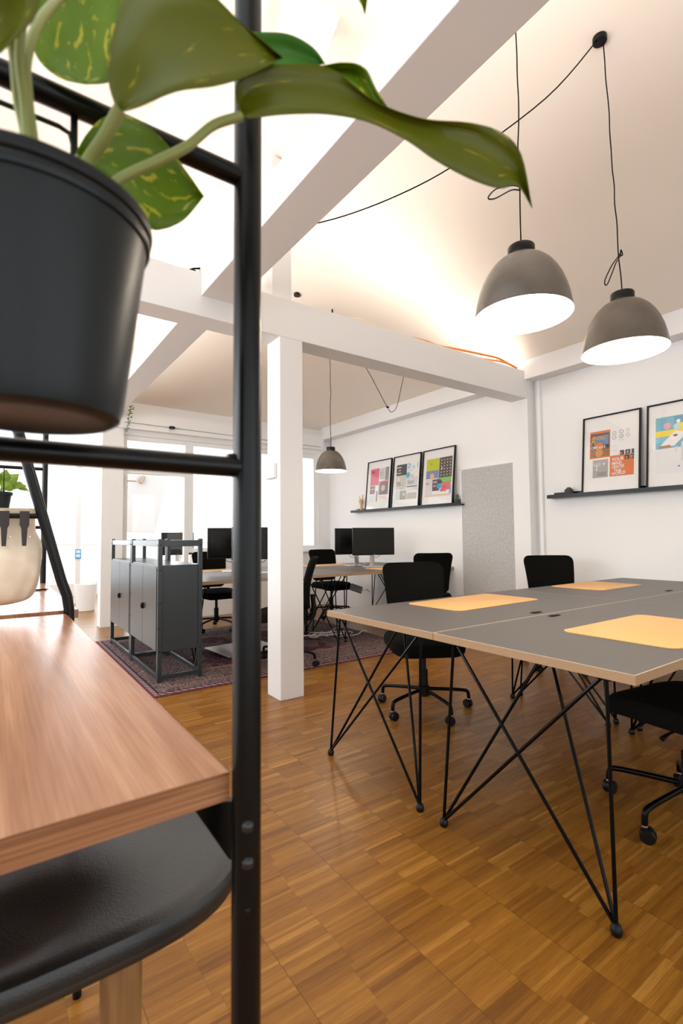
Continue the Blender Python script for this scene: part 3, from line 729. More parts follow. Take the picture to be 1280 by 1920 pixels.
picture(5.425, 0.560,
    [(.12, .62, .50, .83, DK), (.12, .35, .50, .61, (0.62, 0.60, 0.53)), (.14, .42, .30, .50, (0.40, 0.38, 0.28)), (.52, .42, .90, .56, (0.70, 0.72, 0.72)), (.52, .385, .90, .40, DK), (.12, .16, .30, .33, (0.62, 0.68, 0.62)),
     (.30, .16, .52, .33, (0.36, 0.33, 0.30)), (.54, .16, .90, .28, (0.52, 0.48, 0.40)), (.54, .30, .90, .37, (0.74, 0.72, 0.68))],
    [('Schriften', .14, .765, .045, W1, 0.75, 0), ('sagt', .20, .710, .045, W1, 0.85, 0), ('Hamburg', .14, .655, .045, W1, 0.8, 0),
     ('D', .54, .74, .13, (0.10, 0.42, 0.66), 0.8, 0), ('e', .72, .72, .13, (0.30, 0.62, 0.78), 0.8, 0), ('l', .87, .74, .13, (0.10, 0.42, 0.66), 0.8, 0),
     ('Tr oo n', .54, .68, .05, (0.35, 0.62, 0.72), 0.8, 0), ('ist', .66, .565, .09, (0.80, 0.55, 0.25), 0.9, 0), ('bunt', .56, .44, .12, (0.35, 0.42, 0.46), 0.75, 0)],
    'black framed print with blue lettering, middle of the three on the far ledge',
    circles=[(.56, .61, .075, (0.10, 0.50, 0.74), False), (.34, .40, .06, (0.30, 0.28, 0.22), True), (.44, .26, .05, (0.62, .58, .50), False), (.22, .55, .05, (0.8, .78, .7), False)])
dots = []
for i in range(4):
    for j in range(6): dots.append((.60+.09*i, .52+.052*j, .014, W1, False))
picture(4.825, 0.565,
    [(.12, .62, .52, .83, (0.55, 0.60, 0.03)), (.12, .48, .52, .62, (0.20, 0.26, 0.52)), (.53, .48, .92, .83, (0.10, 0.085, 0.08)), (.50, .38, .92, .48, (0.22, 0.52, 0.14)), (.12, .20, .34, .47, (0.72, 0.66, 0.66)),
     (.34, .26, .56, .46, (0.14, 0.07, 0.09)), (.64, .26, .90, .40, (0.70, 0.18, 0.16)), (.12, .16, .92, .20, (0.72, 0.60, 0.48))],
    [('TYPO', .36, .39, .05, W1, 0.8, 0), ('grid', .37, .33, .05, W1, 0.8, 0), ('abc', .14, .38, .06, PK, 0.8, 0)],
    'black framed print with lime and blue blocks next to the small spiky plant',
    circles=dots+[(.32, .52, .07, (0.85, 0.45, 0.20), False), (.28, .74, .03, (0.35, 0.40, 0.05), False), (.56, .34, .075, (0.06, 0.40, 0.66), False), (.62, .64, .02, W1, False)],
    tris=[([(.44, .38), (.66, .38), (.60, .45), (.50, .43)], (0.05, 0.05, 0.06)), ([(.58, .24), (.78, .24), (.68, .36)], (0.80, 0.12, 0.18)), ([(.86, .20), (.92, .20), (.92, .36)], (0.20, 0.45, 0.80))])

# felt panel
fp = empty('acoustic_panel', (WX, 3.76, 0), 0, 'tall grey felt acoustic panel with thin white frame against the right wall', 'acoustic panel')
MB().box((-0.045, -0.400, 0.012), (-0.005, 0.400, 1.955)).build('felt_surface', FELT, fp, smooth=False)
f = MB()
f.box((-0.048, -0.412, 0), (-0.001, -0.400, 1.967)); f.box((-0.048, 0.400, 0), (-0.001, 0.412, 1.967)); f.box((-0.048, -0.412, 1.955), (-0.001, 0.412, 1.967)); f.box((-0.048, -0.412, 0), (-0.001, 0.412, 0.012))
f.build('panel_frame', TRIM, fp, smooth=False)
# wooden hand sign-of-horns
hr = empty('wooden_hand', (4.735, 6.17, 1.533), 0, 'small beech artist hand with two raised fingers on the far ledge', 'ornament')
m_ = MB().tube([(0, 0, 0.0), (0, 0, 0.05), (0, 0, 0.10)], [0.024, 0.020, 0.019], 12)
m_.build('wrist', BEECH, hr)
pm = MB().tube([(0, 0, 0.095), (0, 0, 0.12), (0, 0, 0.16), (0, 0, 0.185)], [0.020, 0.028, 0.033, 0.028], 14).build('palm', BEECH, hr)
for yy, pts, r_ in ((-0.026, [(0, -0.022, 0.175), (0, -0.030, 0.215), (0, -0.034, 0.262)], [0.010, 0.009, 0.007]), (0.026, [(0, 0.022, 0.17), (0, 0.034, 0.205), (0, 0.042, 0.245)], [0.009, 0.008, 0.006]),
                    (0, [(0, -0.006, 0.175), (-0.02, -0.006, 0.19), (-0.032, -0.006, 0.165), (-0.026, -0.005, 0.145)], [0.009]*4), (0, [(0, 0.010, 0.172), (-0.02, 0.010, 0.185), (-0.031, 0.010, 0.162), (-0.025, 0.009, 0.145)], [0.009]*4),
                    (0, [(0, -0.028, 0.125), (-0.015, -0.036, 0.145), (-0.030, -0.018, 0.152), (-0.034, 0.002, 0.150)], [0.010, 0.010, 0.009, 0.008])):
    MB().tube(pts, r_, 8).build('finger', BEECH, hr)
cube = MB().box((-0.015, -0.015, 0), (0.015, 0.015, 0.03)).lathe([(0.006, 0.03), (0.009, 0.034), (0.006, 0.038)], (0, 0, 0), 12, cap1=True).build('small_jar', mat('pale_blue', (0.45, 0.55, 0.68), 0.5), bevel=0.004)
cube.location = (4.735, 6.27, 1.533); tag(cube, 'tiny pale blue jar left of the wooden hand on the far ledge', 'jar')
def cactus(x, y, z, label, kind):
    root = empty('potted_cactus', (x, y, z), 0, label, 'potted cactus'); root.scale = (1.35, 1.35, 1.4)
    MB().lathe([(0.024, 0), (0.028, 0.004), (0.032, 0.042), (0.029, 0.044), (0.027, 0.036)], n=20, cap0=True, cap1=True).build('plant_pot', CONC, root)
    c = MB()
    if kind:
        for dx, dy, h in ((0, 0, 0.055), (0.012, 0.008, 0.035), (-0.010, -0.010, 0.04)):
            c.tube([(dx, dy, 0.034), (dx, dy, 0.034+h)], [0.009, 0.007], 8)
            for k in range(10): c.ball((dx+0.010*math.cos(k*2.2), dy+0.010*math.sin(k*2.2), 0.042+h*k/11), 0.0045, n=6)
    else:
        for k in range(16):
            a = k*2.4; r_ = 0.006+0.0011*k
            c.ball((r_*math.cos(a), r_*math.sin(a), 0.058-0.001*k), 0.008, n=8, sq=(1.1, 1.1, 0.8))
        c.ball((0, 0, 0.046), 0.018, n=12)
    c.build('cactus', SMALLLEAF, root)
cactus(4.735, 4.215, 1.533, 'small spiky plant in a dark cube pot right of the three prints', True)
cactus(4.735, 2.755, 1.533, 'small succulent in a dark pot at the left end of the near ledge', False)

# ============================================================ MONITORS
def make_monitor(scr=True):
    """origin on desk; screen faces -y"""
    root = empty('monitor'); W_, H_ = 0.585, 0.350; z0 = 0.150
    b = MB().box((-W_/2, -0.010, z0), (W_/2, 0.012, z0+H_))
    b.build('monitor_body', PLASTIC, root, bevel=0.004)
    MB().box((-W_/2+0.03, 0.010, z0+0.03), (W_/2-0.03, 0.034, z0+H_-0.03)).build('back_cover', PLASTIC, root, bevel=0.012)
    MB().box((-W_/2+0.007, -0.0112, z0+0.014), (W_/2-0.007, -0.0098, z0+H_-0.007)).build('screen', SCREEN, root, smooth=False)
    MB().box((-0.012, -0.0114, z0+0.004), (0.012, -0.0100, z0+0.010)).build('maker_mark', SILVER, root, smooth=False)
    st = MB().box((-0.032, 0.045, 0.006), (0.032, 0.062, 0.36)).box((-0.03, 0.030, 0.27), (0.03, 0.05, 0.35))
    st.build('stand', SILVER, root, bevel=0.003)
    MB().prism(rrect(0.25, 0.18, 0.012, 4), 0, 0.008).build('stand_base', SILVER, root, bevel=0.002)
    MB().tube([(0.10, 0.02, z0+0.01), (0.08, 0.05, z0-0.03), (0.02, 0.07, z0-0.04), (0.01, 0.075, 0.06), (-0.08, 0.10, 0.012)], 0.0028, 6, smooth=5).build('cable', WIRE, root)
    return root
TZ = TT+0.01055
mons = [(4.03, 5.0, -14, 'monitor with dark screen facing the camera, front one of the right pair'),
        (4.02, 5.40, 172, 'monitor seen from behind, rear one of the right pair beside the wall'),
        (2.40, 4.98, -8, 'monitor half hidden by the white column, front one of the left pair'),
        (2.30, 5.42, 168, 'monitor seen from behind left of the black post, rear one of the left pair')]
mon = make_monitor()
for i, (x, y, a, lab) in enumerate(mons):
    o = mon if i == 0 else copy_tree(mon)
    o.location = (x, y, TZ); o.rotation_euler = (0, 0, R(a)); tag(o, lab, 'monitor', 'black monitors on the far desks')
# monitor in the conservatory on a small side table
st_ = empty('side_table', (2.75, 9.0, 0), 0, 'pale side table behind the glass door, mostly hidden by the cabinets', 'table')
MB().box((-0.5, -0.3, 0.64), (0.6, 0.3, 0.665)).build('tabletop', PALE, st_, smooth=False)
for sx in (-0.45, 0.55):
    for sy in (-0.27, 0.27): MB().box((sx-0.02, sy-0.02, 0), (sx+0.02, sy+0.02, 0.64)).build('leg', TRIM, st_, smooth=False)
mo = copy_tree(mon); mo.location = (2.76, 9.0, 0.666); mo.rotation_euler = (0, 0, R(-10)); mo.scale = (0.95, 1, 1.15)
tag(mo, 'monitor standing behind the glass door, above the steel cabinets', 'monitor')

# ============================================================ STEEL CABINETS
def make_cabinet():
    """origin at floor, front-left corner; extends +x (depth .36) and +y (width .93)"""
    root = empty('steel_cabinet'); D, W_ = 0.36, 0.93; p_ = 0.034
    for x in (0, D-p_):
        for y in (0, W_-p_):
            q = MB().box((x, y, 0), (x+p_, y+p_, 1.13)); o = q.build('post', STEELG, root, bevel=0.003, smooth=False)
            bt = MB()
            for z in (0.24, 0.42, 0.62, 0.88, 1.08):
                bt.lathe([(0.006, -0.003), (0.006, 0.0), (0.003, 0.003)], (x+p_/2, y, z), 10, cap0=True, cap1=True, ax=Matrix.Rotation(R(90), 3, 'X'))
                bt.lathe([(0.006, -0.003), (0.006, 0.0), (0.003, 0.003)], (x, y+p_/2, z), 10, cap0=True, cap1=True, ax=Matrix.Rotation(R(-90), 3, 'Y'))
            bt.build('bolt', PLASTIC, o)
    for z0, z1 in ((1.068, 1.118), (0.02, 0.055)):
        MB().box((0.004, p_, z0), (0.022, W_-p_, z1)).build('rail', STEELG, root, bevel=0.002, smooth=False)
        MB().box((D-0.022, p_, z0), (D-0.004, W_-p_, z1)).build('rail', STEELG, root, bevel=0.002, smooth=False)
        MB().box((p_, 0.004, z0), (D-p_, 0.022, z1)).build('rail', STEELG, root, bevel=0.002, smooth=False)
        MB().box((p_, W_-0.022, z0), (D-p_, W_-0.004, z1)).build('rail', STEELG, root, bevel=0.002, smooth=False)
    MB().box((0.006, 0.012, 0.232), (D-0.006, W_-0.012, 0.918)).build('cabinet_body', STEELG, root, bevel=0.004, smooth=False)
    for y in (0.036, W_/2+0.002):
        dr = MB().box((-0.004, y, 0.242), (0.008, y+W_/2-0.038, 0.905)).build('door', STEELG, root, bevel=0.002, smooth=False)
    MB().box((-0.022, W_/2-0.028, 0.535), (-0.003, W_/2+0.002, 0.585)).lathe([(0.010, 0), (0.010, 0.004), (0.004, 0.004)], (-0.022, W_/2-0.013, 0.56), 12, cap1=True, ax=Matrix.Rotation(R(-90), 3, 'Y')).build('lock_handle', PLASTIC, dr, bevel=0.002)
    for y in (0.02, W_-0.02):
        MB().tube([(D-0.03, y, 0.235), (D-0.06, y, 0.06)], 0.006, 6).build('brace', STEELG, root)
    return root
cb = make_cabinet(); cb.location = (1.10, 4.08, 0.010); tag(cb, 'dark grey steel cabinet in an open frame, nearer of two, left of the black post', 'cabinet', 'grey steel cabinets')
c2 = copy_tree(cb); c2.location = (1.10, 5.02, 0.010); tag(c2, 'dark grey steel cabinet in an open frame, farther of two, nearer the glass door', 'cabinet', 'grey steel cabinets')

# ============================================================ THINGS UNDER THE FAR DESKS
fpz = MB().box((-0.30, -0.26, 0.032), (0.30, 0.26, 0.042)).box((-0.24, -0.20, 0.0), (0.24, 0.20, 0.032), 1).build('floor_plate', [SILVER, PLASTIC], bevel=0.003)
fpz.location = (2.10, 4.68, 0.010); fpz.rotation_euler = (0, 0, R(6)); tag(fpz, 'flat silver metal base plate on the rug left of the white column', 'floor plate')
cbm = MB(); rr = random.Random(5)
for k in range(7):
    p0 = Vector((2.95+rr.uniform(-.1, .1), 4.85+rr.uniform(-.08, .08), 0.03)); pts = [p0]
    for j in range(8):
        p0 = p0+Vector((rr.uniform(-.03, .13), rr.uniform(-.12, .09), 0)); pts.append(Vector((p0.x, p0.y, 0.018+rr.uniform(0, .035))))
    cbm.tube(pts, 0.0045, 6, smooth=4)
o = cbm.build('cable_tangle', WCABLE); o['kind'] = 'stuff'; tag(o, 'tangle of white cables lying on the rug under the far desks', 'cables')
pb = MB().box((-0.075, -0.04, 0), (0.075, 0.04, 0.035)).tube([(0.07, 0, 0.02), (0.13, 0.02, 0.03), (0.16, -0.02, 0.09), (0.10, -0.02, 0.14)], 0.003, 6, smooth=5)
pbo = pb.build('power_adapter', GREYP, bevel=0.004); pbo.location = (3.70, 4.95, 0.50); pbo.rotation_euler = (R(60), R(20), R(-30)); tag(pbo, 'grey power adapter hanging with its cable below the far desk', 'power adapter')
ct = MB()
for k in range(5): ct.tube([(-0.6, -0.06+0.03*k, 0), (0.6, -0.06+0.03*k, 0)], 0.003, 6)
for k in range(9): ct.tube([(-0.6+0.15*k, -0.06, 0.05), (-0.6+0.15*k, -0.06, 0), (-0.6+0.15*k, 0.06, 0), (-0.6+0.15*k, 0.06, 0.05)], 0.003, 6)
for s in (-0.06, 0.06): ct.tube([(-0.6, s, 0.05), (0.6, s, 0.05)], 0.003, 6)
for xx, lab in ((4.0, 'black wire cable tray under the far desk edge below the right monitors'), (2.36, 'black wire cable tray under the far desk beside the white column')):
    cto = ct.build('cable_tray', WIRE); cto.location = (xx, 5.15, 0.665); tag(cto, lab, 'cable tray')

# ============================================================ ON THE BEAMS AND WALLS
oc = MB().tube([(2.95, 3.20, 2.905), (3.2, 3.19, 2.915), (3.4, 3.22, 2.925), (3.7, 3.19, 2.935), (4.0, 3.18, 2.95), (4.2, 3.17, 2.955), (4.4, 3.17, 2.93), (4.5, 3.155, 2.90)], 0.011, 8, smooth=5)
oc.tube([(3.75, 3.21, 2.91), (4.0, 3.20, 2.915), (4.3, 3.17, 2.93), (4.5, 3.16, 2.905)], 0.010, 8, smooth=5)
tag(oc.build('extension_cord', ORANGE), 'orange extension cord lying along the top of the white cross beam', 'cord')
wc = MB().tube([(2.30, 3.18, 2.90), (2.45, 3.18, 2.925), (2.6, 3.17, 2.918), (2.72, 3.17, 2.90)], 0.009, 8, smooth=5)
tag(wc.build('loose_cable', mat('cream_cable', (0.85, 0.75, 0.60), 0.5)), 'cream cable peeping over the top of the cross beam above the column', 'cable')
# strip lights added on top of the beams, made up to warm the ceiling
def add_uplight(x, y, z, L_, rz, power, label):
    o = MB().box((-L_/2, -0.022, 0), (L_/2, 0.022, 0.014)).box((-L_/2+0.01, -0.016, 0.014), (L_/2-0.01, 0.016, 0.018), 1).build('added_uplight', [TRIM, mat('added_uplight_diffuser', (1, 1, 1), 0.5, emit=((1.0, 0.90, 0.76), 6.0))], smooth=False)
    o.location = (x, y, z); o.rotation_euler = (0, 0, rz); tag(o, label, 'light', 'added ceiling wash lights on the beams')
    l = bpy.data.lights.new('added_uplight_glow', 'AREA'); l.shape = 'RECTANGLE'; l.size = L_; l.size_y = 0.04; l.energy = power; l.color = UPCOL
    lo = bpy.data.objects.new('added_uplight_glow', l); C.objects.link(lo); lo.location = (0, 0, 0.022); lo.rotation_euler = (PI, 0, 0); lo.parent = o
add_uplight(2.55, 3.26, 2.895, 1.3, 0, 12*0.5, 'added ceiling wash light on top of the cross beam right of the column')
add_uplight(4.0, 3.27, 2.895, 1.0, 0, 12*0.30, 'added ceiling wash light on top of the cross beam beside the orange cord')
add_uplight(0.3, 3.26, 2.895, 1.2, 0, 12*0.5, 'added ceiling wash light on top of the cross beam left of the long beam')
add_uplight(1.26, 0.9, 2.965, 2.0, R(90), 12*1.2, 'added ceiling wash light on top of the long beam, nearer the camera')
add_uplight(1.26, 5.0, 2.965, 1.8, R(90), 12*1.3, 'added ceiling wash light on top of the long beam, far part')
bk = MB().tube([(1.02, 3.20, 2.902), (1.07, 3.19, 2.93), (1.13, 3.18, 2.945)], 0.006, 6).tube([(1.0, 3.18, 2.902), (1.05, 3.2, 2.915), (1.12, 3.21, 2.91)], 0.007, 6).tube([(1.04, 3.17, 2.902), (1.08, 3.19, 2.92), (1.09, 3.22, 2.905)], 0.005, 6)
tag(bk.build('cable_end', WIRE), 'bundle of black cable ends on the cross beam left of the long beam', 'cable')
th = MB().box((1.66, 3.20, 1.575), (1.69, 3.33, 1.685)).build('thermostat', TRIM, bevel=0.006); tag(th, 'small white box on the left face of the white column', 'thermostat')
cr = MB().lathe([(0.036, -0.03), (0.040, -0.027), (0.040, 0), (0.03, 0.0)], n=24, cap0=True, cap1=True).build('sensor_disc', PLASTIC)
cr.location = (2.06, BY-0.142, 2.70); tag(cr, 'small black disc on the white header above the glass door', 'disc')
sp = empty('spotlight', (2.335, 9.90, 2.26), 0, 'small copper coloured spotlight seen through the glass door', 'spotlight')
MB().lathe([(0.07, 0), (0.07, 0.02), (0.02, 0.025)], (0, 0, 0), 24, cap0=True, cap1=True, ax=Matrix.Rotation(R(90), 3, 'X')).tube([(0, -0.02, 0), (0, -0.08, -0.01)], 0.012, 8).build('mount', SILVER, sp)
MB().tube([(0.04, -0.07, 0.05), (-0.03, -0.10, -0.08)], 0.035, 20).build('lamp_head', COPPER, sp)
bn = MB().lathe([(0.12, 0), (0.13, 0.01), (0.155, 0.42), (0.148, 0.42), (0.125, 0.03)], n=36, cap0=True, cap1=True).build('waste_bin', mat('white_bin', (0.86, 0.85, 0.83), 0.5)); bn.location = (1.28, 8.9, 0)
tag(bn, 'white waste bin on the floor left of the white wall pier', 'bin')
bs = MB().box((0, 0, 0), (0.10, 0.008, 0.17)).box((0.015, -0.002, 0.10), (0.085, 0, 0.15), 1).box((0.015, -0.002, 0.03), (0.085, 0, 0.08), 1).build('door_sign', [BLUE, CM((0.75, 0.88, 0.95))]); bs.location = (1.24, 9.885, 0.79); tag(bs, 'small blue sign behind the slanted black post', 'sign')
# trailing plant from the header
tp = empty('trailing_plant', (1.50, 6.98, 2.90), 0, 'small trailing green plant hanging from the beam above the glass door', 'plant')
tm = MB().tube([(0.03, 0, 0.03), (0.0, 0.0, -0.05), (-0.02, 0.01, -0.18), (-0.035, 0.0, -0.34)], 0.003, 6, smooth=5); tm.build('stem', STEM, tp)
lf = MB(); rr = random.Random(3)
for k in range(44):
    t = k/43; c0 = Vector((0.02-0.055*t, 0, 0.01-0.34*t)); a = rr.uniform(0, 2*PI); r_ = 0.022*(1-0.5*t)
    c1 = c0+Vector((math.cos(a)*r_*1.3, math.sin(a)*r_, rr.uniform(-.008, .008)))
    lf.ball(c1, 0.011*(1-0.35*t), n=6, sq=(1, 1, 0.6))
lf.build('leaves', SMALLLEAF, tp)

# ============================================================ FOREGROUND SHELF DESK
fg = empty('ladder_desk', (0.22, 0.51, 0), 0, 'tall walnut topped desk with black tubular posts filling the left foreground', 'desk')
def inroot(o, root): o.location = -root.location; return o
PX, PY = 0.2315, 0.51
o = MB().box((-0.75, 0.5248, 0.866), (0.2177, 1.9242, 0.896)).build('desktop', WALNUT, fg, bevel=0.0012, smooth=False); inroot(o, fg)
o = MB().box((-0.75, 0.524, 0.8662), (0.2185, 0.5248, 0.8958)).build('edge_band', WALEDGE, fg, smooth=False); inroot(o, fg)
o = MB().box((0.2177, 0.5248, 0.8662), (0.2185, 1.9242, 0.8958)).build('edge_band', WALNUT, fg, smooth=False); inroot(o, fg)
o = MB().tube([(PX-0.001, PY, 0.0), (PX+0.002, PY, 1.95)], 0.0155, 32).build('post', BLACK, fg); inroot(o, fg)
for z, nm in ((1.2265, 0), (1.557, 1)):
    q = MB().tube([(PX-0.006, PY, z), (-0.75, PY, z)], 0.0108, 24)
    o = q.build('crossbar', BLACK, fg); inroot(o, fg)
o = MB().tube([(PX-0.008, PY, 1.2265+0.012), (PX-0.022, PY, 1.2265+0.010)], 0.004, 8).build('weld_bead', BLACK, fg); inroot(o, fg)
q = MB().tube([(0.0575, PY+0.006, 1.557), (0.058, PY+0.004, 1.49)], 0.0034, 10).tube([(0.058, PY+0.004, 1.516), (0.054, PY+0.004, 1.530), (0.045, PY+0.004, 1.533), (-0.7, PY+0.004, 1.533)], 0.0024, 10)
o = q.build('wire_guard', BLACK, fg); inroot(o, fg)
# bolts on the front of the post
cdir = Vector((-0.20, -0.50, 0)).normalized()
RB = Matrix((Vector((-cdir.y, cdir.x, 0)), Vector((0, 0, 1)), cdir)).transposed()
RB = Matrix((Vector((0, 0, 1)).cross(cdir), Vector((0, 0, 1)), cdir)).transposed()
for z in (0.848, 0.811):
    o = MB().lathe([(0.0066, -0.002), (0.0066, 0.0012), (0.0056, 0.0034), (0.0028, 0.005), (0.0006, 0.0053)], Vector((PX+0.001, PY, z))+cdir*0.0148, 20, cap0=True, cap1=True, ax=RB).build('bolt', mat('black_bolt', (0.02, 0.02, 0.022), 0.18), fg); inroot(o, fg)
o = MB().lathe([(0.0045, -0.002), (0.004, 0.001), (0.001, 0.002)], Vector((PX+0.001, PY, 0.762))+cdir*0.0150, 16, cap1=True, ax=RB).build('bolt_plug', BLACK, fg); inroot(o, fg)
br_ = MB(); pl = [(0.185, 0.8583), (0.191, 0.8507), (0.2336, 0.7795), (0.2603, 0.7661), (0.2699, 0.7736), (0.2727, 0.7942), (0.2699, 0.8168), (0.2657, 0.8367)]
br_.add([(x, 0.56, z) for x, z in pl]+[(x, 0.572, z) for x, z in pl], [tuple(range(len(pl))), tuple(range(len(pl), 2*len(pl)))[::-1]]+[(i, i+len(pl), (i+1) % len(pl)+len(pl), (i+1) % len(pl)) for i in range(len(pl))])
o = br_.build('bracket', BLACK, fg, smooth=False, bevel=0.001); inroot(o, fg)
ang = [(0.030, 1.95, 1.66), (0.097, 1.95, 1.408), (0.205, 1.95, 1.005), (0.222, 1.95, 0.955), (0.229, 1.95, 0.91), (0.230, 1.95, 0.86), (0.23, 1.95, 0.0)]
o = MB().tube(ang, 0.0168, 24).build('slanted_post', BLACK, fg); inroot(o, fg)
o = MB().tube([(0.140, 1.95, 1.2255), (-0.75, 1.95, 1.2255)], 0.0088, 16).build('crossbar', BLACK, fg); inroot(o, fg)
o = MB().tube([(0.205, 1.46, 0.0), (0.205, 1.46, 0.866)], 0.0105, 16).build('leg', BLACK, fg); inroot(o, fg)
# second unit behind
f2 = empty('ladder_desk', (0.22, 3.25, 0), 0, 'second walnut topped desk behind the foreground one, bright with window light', 'desk')
o = MB().box((-0.75, 1.975, 0.872), (0.262, 3.40, 0.902)).build('desktop', WALNUT, f2, bevel=0.0012, smooth=False); inroot(o, f2)
o = MB().tube([(0.2505, 3.25, 0.0), (0.2505, 3.25, 1.9)], 0.0145, 20).build('post', BLACK, f2); inroot(o, f2)
o = MB().tube([(0.245, 3.25, 1.541), (-0.75, 3.25, 1.541)], 0.009, 14).build('crossbar', BLACK, f2); inroot(o, f2)
o = MB().tube([(0.245, 3.25, 1.213), (-0.75, 3.25, 1.213)], 0.009, 14).build('crossbar', BLACK, f2); inroot(o, f2)
# desk support legs at the far side
for q_ in ((-0.70, 2.02), (0.20, 2.05)):
    o = MB().tube([(q_[0], q_[1], 0), (q_[0], q_[1], 0.872)], 0.012, 12).build('leg', BLACK, f2); inroot(o, f2)
# pen-like thing on the second desk
pn = MB().tube([(0.0, 0, 0.004), (0.10, 0.02, 0.004)], [0.004, 0.004], 8).tube([(0.10, 0.02, 0.004), (0.112, 0.0224, 0.004)], [0.004, 0.001], 8).build('pen', PLASTIC); pn.location = (0.13, 2.78, 0.9022); tag(pn, 'dark pen lying on the bright second desk behind the slanted post', 'pen')

# canvas bag with straps over the rail
bag = empty('canvas_bag', (-0.031, 1.95, 1.225), 0, 'cream canvas bag hanging from the black rail at the left edge', 'bag')
rows = []
prof = [(0.020, 0.160, 0.044), (-0.01, 0.160, 0.046), (-0.052, 0.162, 0.050), (-0.066, 0.172, 0.056), (-0.09, 0.181, 0.066), (-0.13, 0.184, 0.078), (-0.17, 0.181, 0.088), (-0.21, 0.173, 0.092), (-0.25, 0.162, 0.088), (-0.272, 0.150, 0.078), (-0.284, 0.125, 0.06), (-0.290, 0.08, 0.035), (-0.291, 0.01, 0.005)]
rr = random.Random(2)
zs = []
for z, a, b in prof:
    row = []
    for k in range(36):
        t = 2*PI*k/36; ct_, st__ = math.cos(t), math.sin(t)
        w_ = (0.005*math.sin(7*t+z*12)+0.005*math.sin(15*t-z*14)+0.004*math.sin(4*t+z*45))*min(1.0, 0.3-z*6)
        sx = math.copysign(abs(ct_)**0.75, ct_)*(a+w_*0.6); sy = math.copysign(abs(st__)**0.8, st__)*(b+w_)+0.062
        row.append(Vector((sx, sy, z+0.003*math.sin(3*t))))
    rows.append(row)
bm_ = MB().grid(rows, closed=True); bo = bm_.build('bag_body', CANVAS, bag, solid=0.002)
md = bo.modifiers.new('sub', 'SUBSURF'); md.levels = 1; md.render_levels = 2
for xx in (0.070, 0.125, -0.05, -0.12):
    s_ = MB(); xr = xx-0.0
    y_ = -0.012
    pts = [(0.0135, 0.016), (0.0135, -0.030), (0.009, -0.040), (0.006, -0.098)]
    vs = []
    for hw, z in pts: vs += [Vector((xr-hw, -0.0125-abs(z)*0.08, z)), Vector((xr+hw, -0.0125-abs(z)*0.08, z))]
    vs2 = [v+Vector((0, -0.002, 0)) for v in vs]
    n = len(pts)
    s_.add(vs+vs2, [(2*i, 2*i+1, 2*i+3, 2*i+2) for i in range(n-1)]+[(2*n+2*i+2, 2*n+2*i+3, 2*n+2*i+1, 2*n+2*i) for i in range(n-1)]+[(2*i+2, 2*n+2*i+2, 2*n+2*i, 2*i) for i in range(n-1)]+[(2*i+1, 2*n+2*i+1, 2*n+2*i+3, 2*i+3) for i in range(n-1)])
    s_.box((xr-0.0135, -0.013, 0.009), (xr+0.0135, 0.012, 0.0125)).box((xr-0.0135, -0.0150, -0.012), (xr+0.0135, -0.0115, 0.012))
    so = s_.build('strap', STRAP, bag, bevel=0.0006)
    MB().lathe([(0.0035, 0), (0.003, 0.0015), (0.0005, 0.002)], (xr+0.016, 0.006, -0.068), 10, cap0=True, cap1=True, ax=Matrix.Rotation(R(90), 3, 'X')).build('rivet', CHROME, bag)

# small potted plant hanging behind the bag
pp = empty('potted_plant', (0.028, 2.22, 1.262), 0, 'small green plant in a dark pot behind the canvas bag, left edge', 'potted plant')
MB().lathe([(0.028, 0.0), (0.031, 0.002), (0.037, 0.048), (0.0415, 0.049), (0.042, 0.060), (0.039, 0.061), (0.036, 0.05)], n=28, cap0=True).build('plant_pot', POTM, pp)
MB().lathe([(0.0365, 0.052), (0.001, 0.054)], n=20).build('soil', SOIL, pp)
MB().tube([(0.012, -0.03, 0.055), (0.012, -0.032, 0.12), (0.010, -0.03, 0.150), (0.0, -0.02, 0.155)], 0.0018, 8, smooth=4).tube([(0.012, -0.03, 0.046), (0.012, -0.03, 0.064)], 0.0035, 8).build('wire_hanger', WIRE, pp)
def simple_leaf(mb, base, tip, wid, nrm, droop=0.0):
    base, tip, nrm = Vector(base), Vector(tip), Vector(nrm).normalized(); ax = tip-base; s_ = ax.cross(nrm).normalized()
    st = [(0, 0.0), (0.25, 0.12), (0.40, 0.85), (0.55, 1.0), (0.75, 0.65), (0.9, 0.22), (1.0, 0.0)]
    rows = []
    for t, k in st:
        c_ = base+ax*t+nrm*(math.sin(PI*t)*0.12*ax.length)-Vector((0, 0, droop*t*t))
        rows.append([c_+s_*wid*k, c_-nrm*0.08*wid, c_-s_*wid*k])
    mb.grid(rows)
for (b, t, w_, n_) in (((0.0, 0, 0.055), (0.085, -0.01, 0.105), 0.020, (0, -0.6, 1)), ((0.0, 0, 0.055), (0.060, 0.0, 0.150), 0.018, (-0.3, -1, 0.4)), ((0, 0, 0.055), (-0.04, -0.02, 0.155), 0.022, (0, -1, 0.5)), ((0, 0, 0.055), (0.035, -0.03, 0.110), 0.020, (0, -1, 0.6)),
                       ((0, 0, 0.055), (0.02, 0.0, 0.165), 0.015, (0.2, -1, 0.2)), ((0, 0, 0.055), (-0.07, 0, 0.10), 0.02, (0, -1, 1)), ((0.03, 0, 0.09), (0.092, 0.0, 0.085), 0.014, (0, -1, 0.8)), ((0, 0, 0.06), (0.055, -0.01, 0.13), 0.016, (0, -0.8, 0.8))):
    l_ = MB(); simple_leaf(l_, b, t, w_*1.5, n_, 0.018); l_.uv = [((i % 3)/2, i/len(l_.v)) for i in range(len(l_.v))]; l_.build('leaf', LIMELEAF, pp, solid=0.0008)
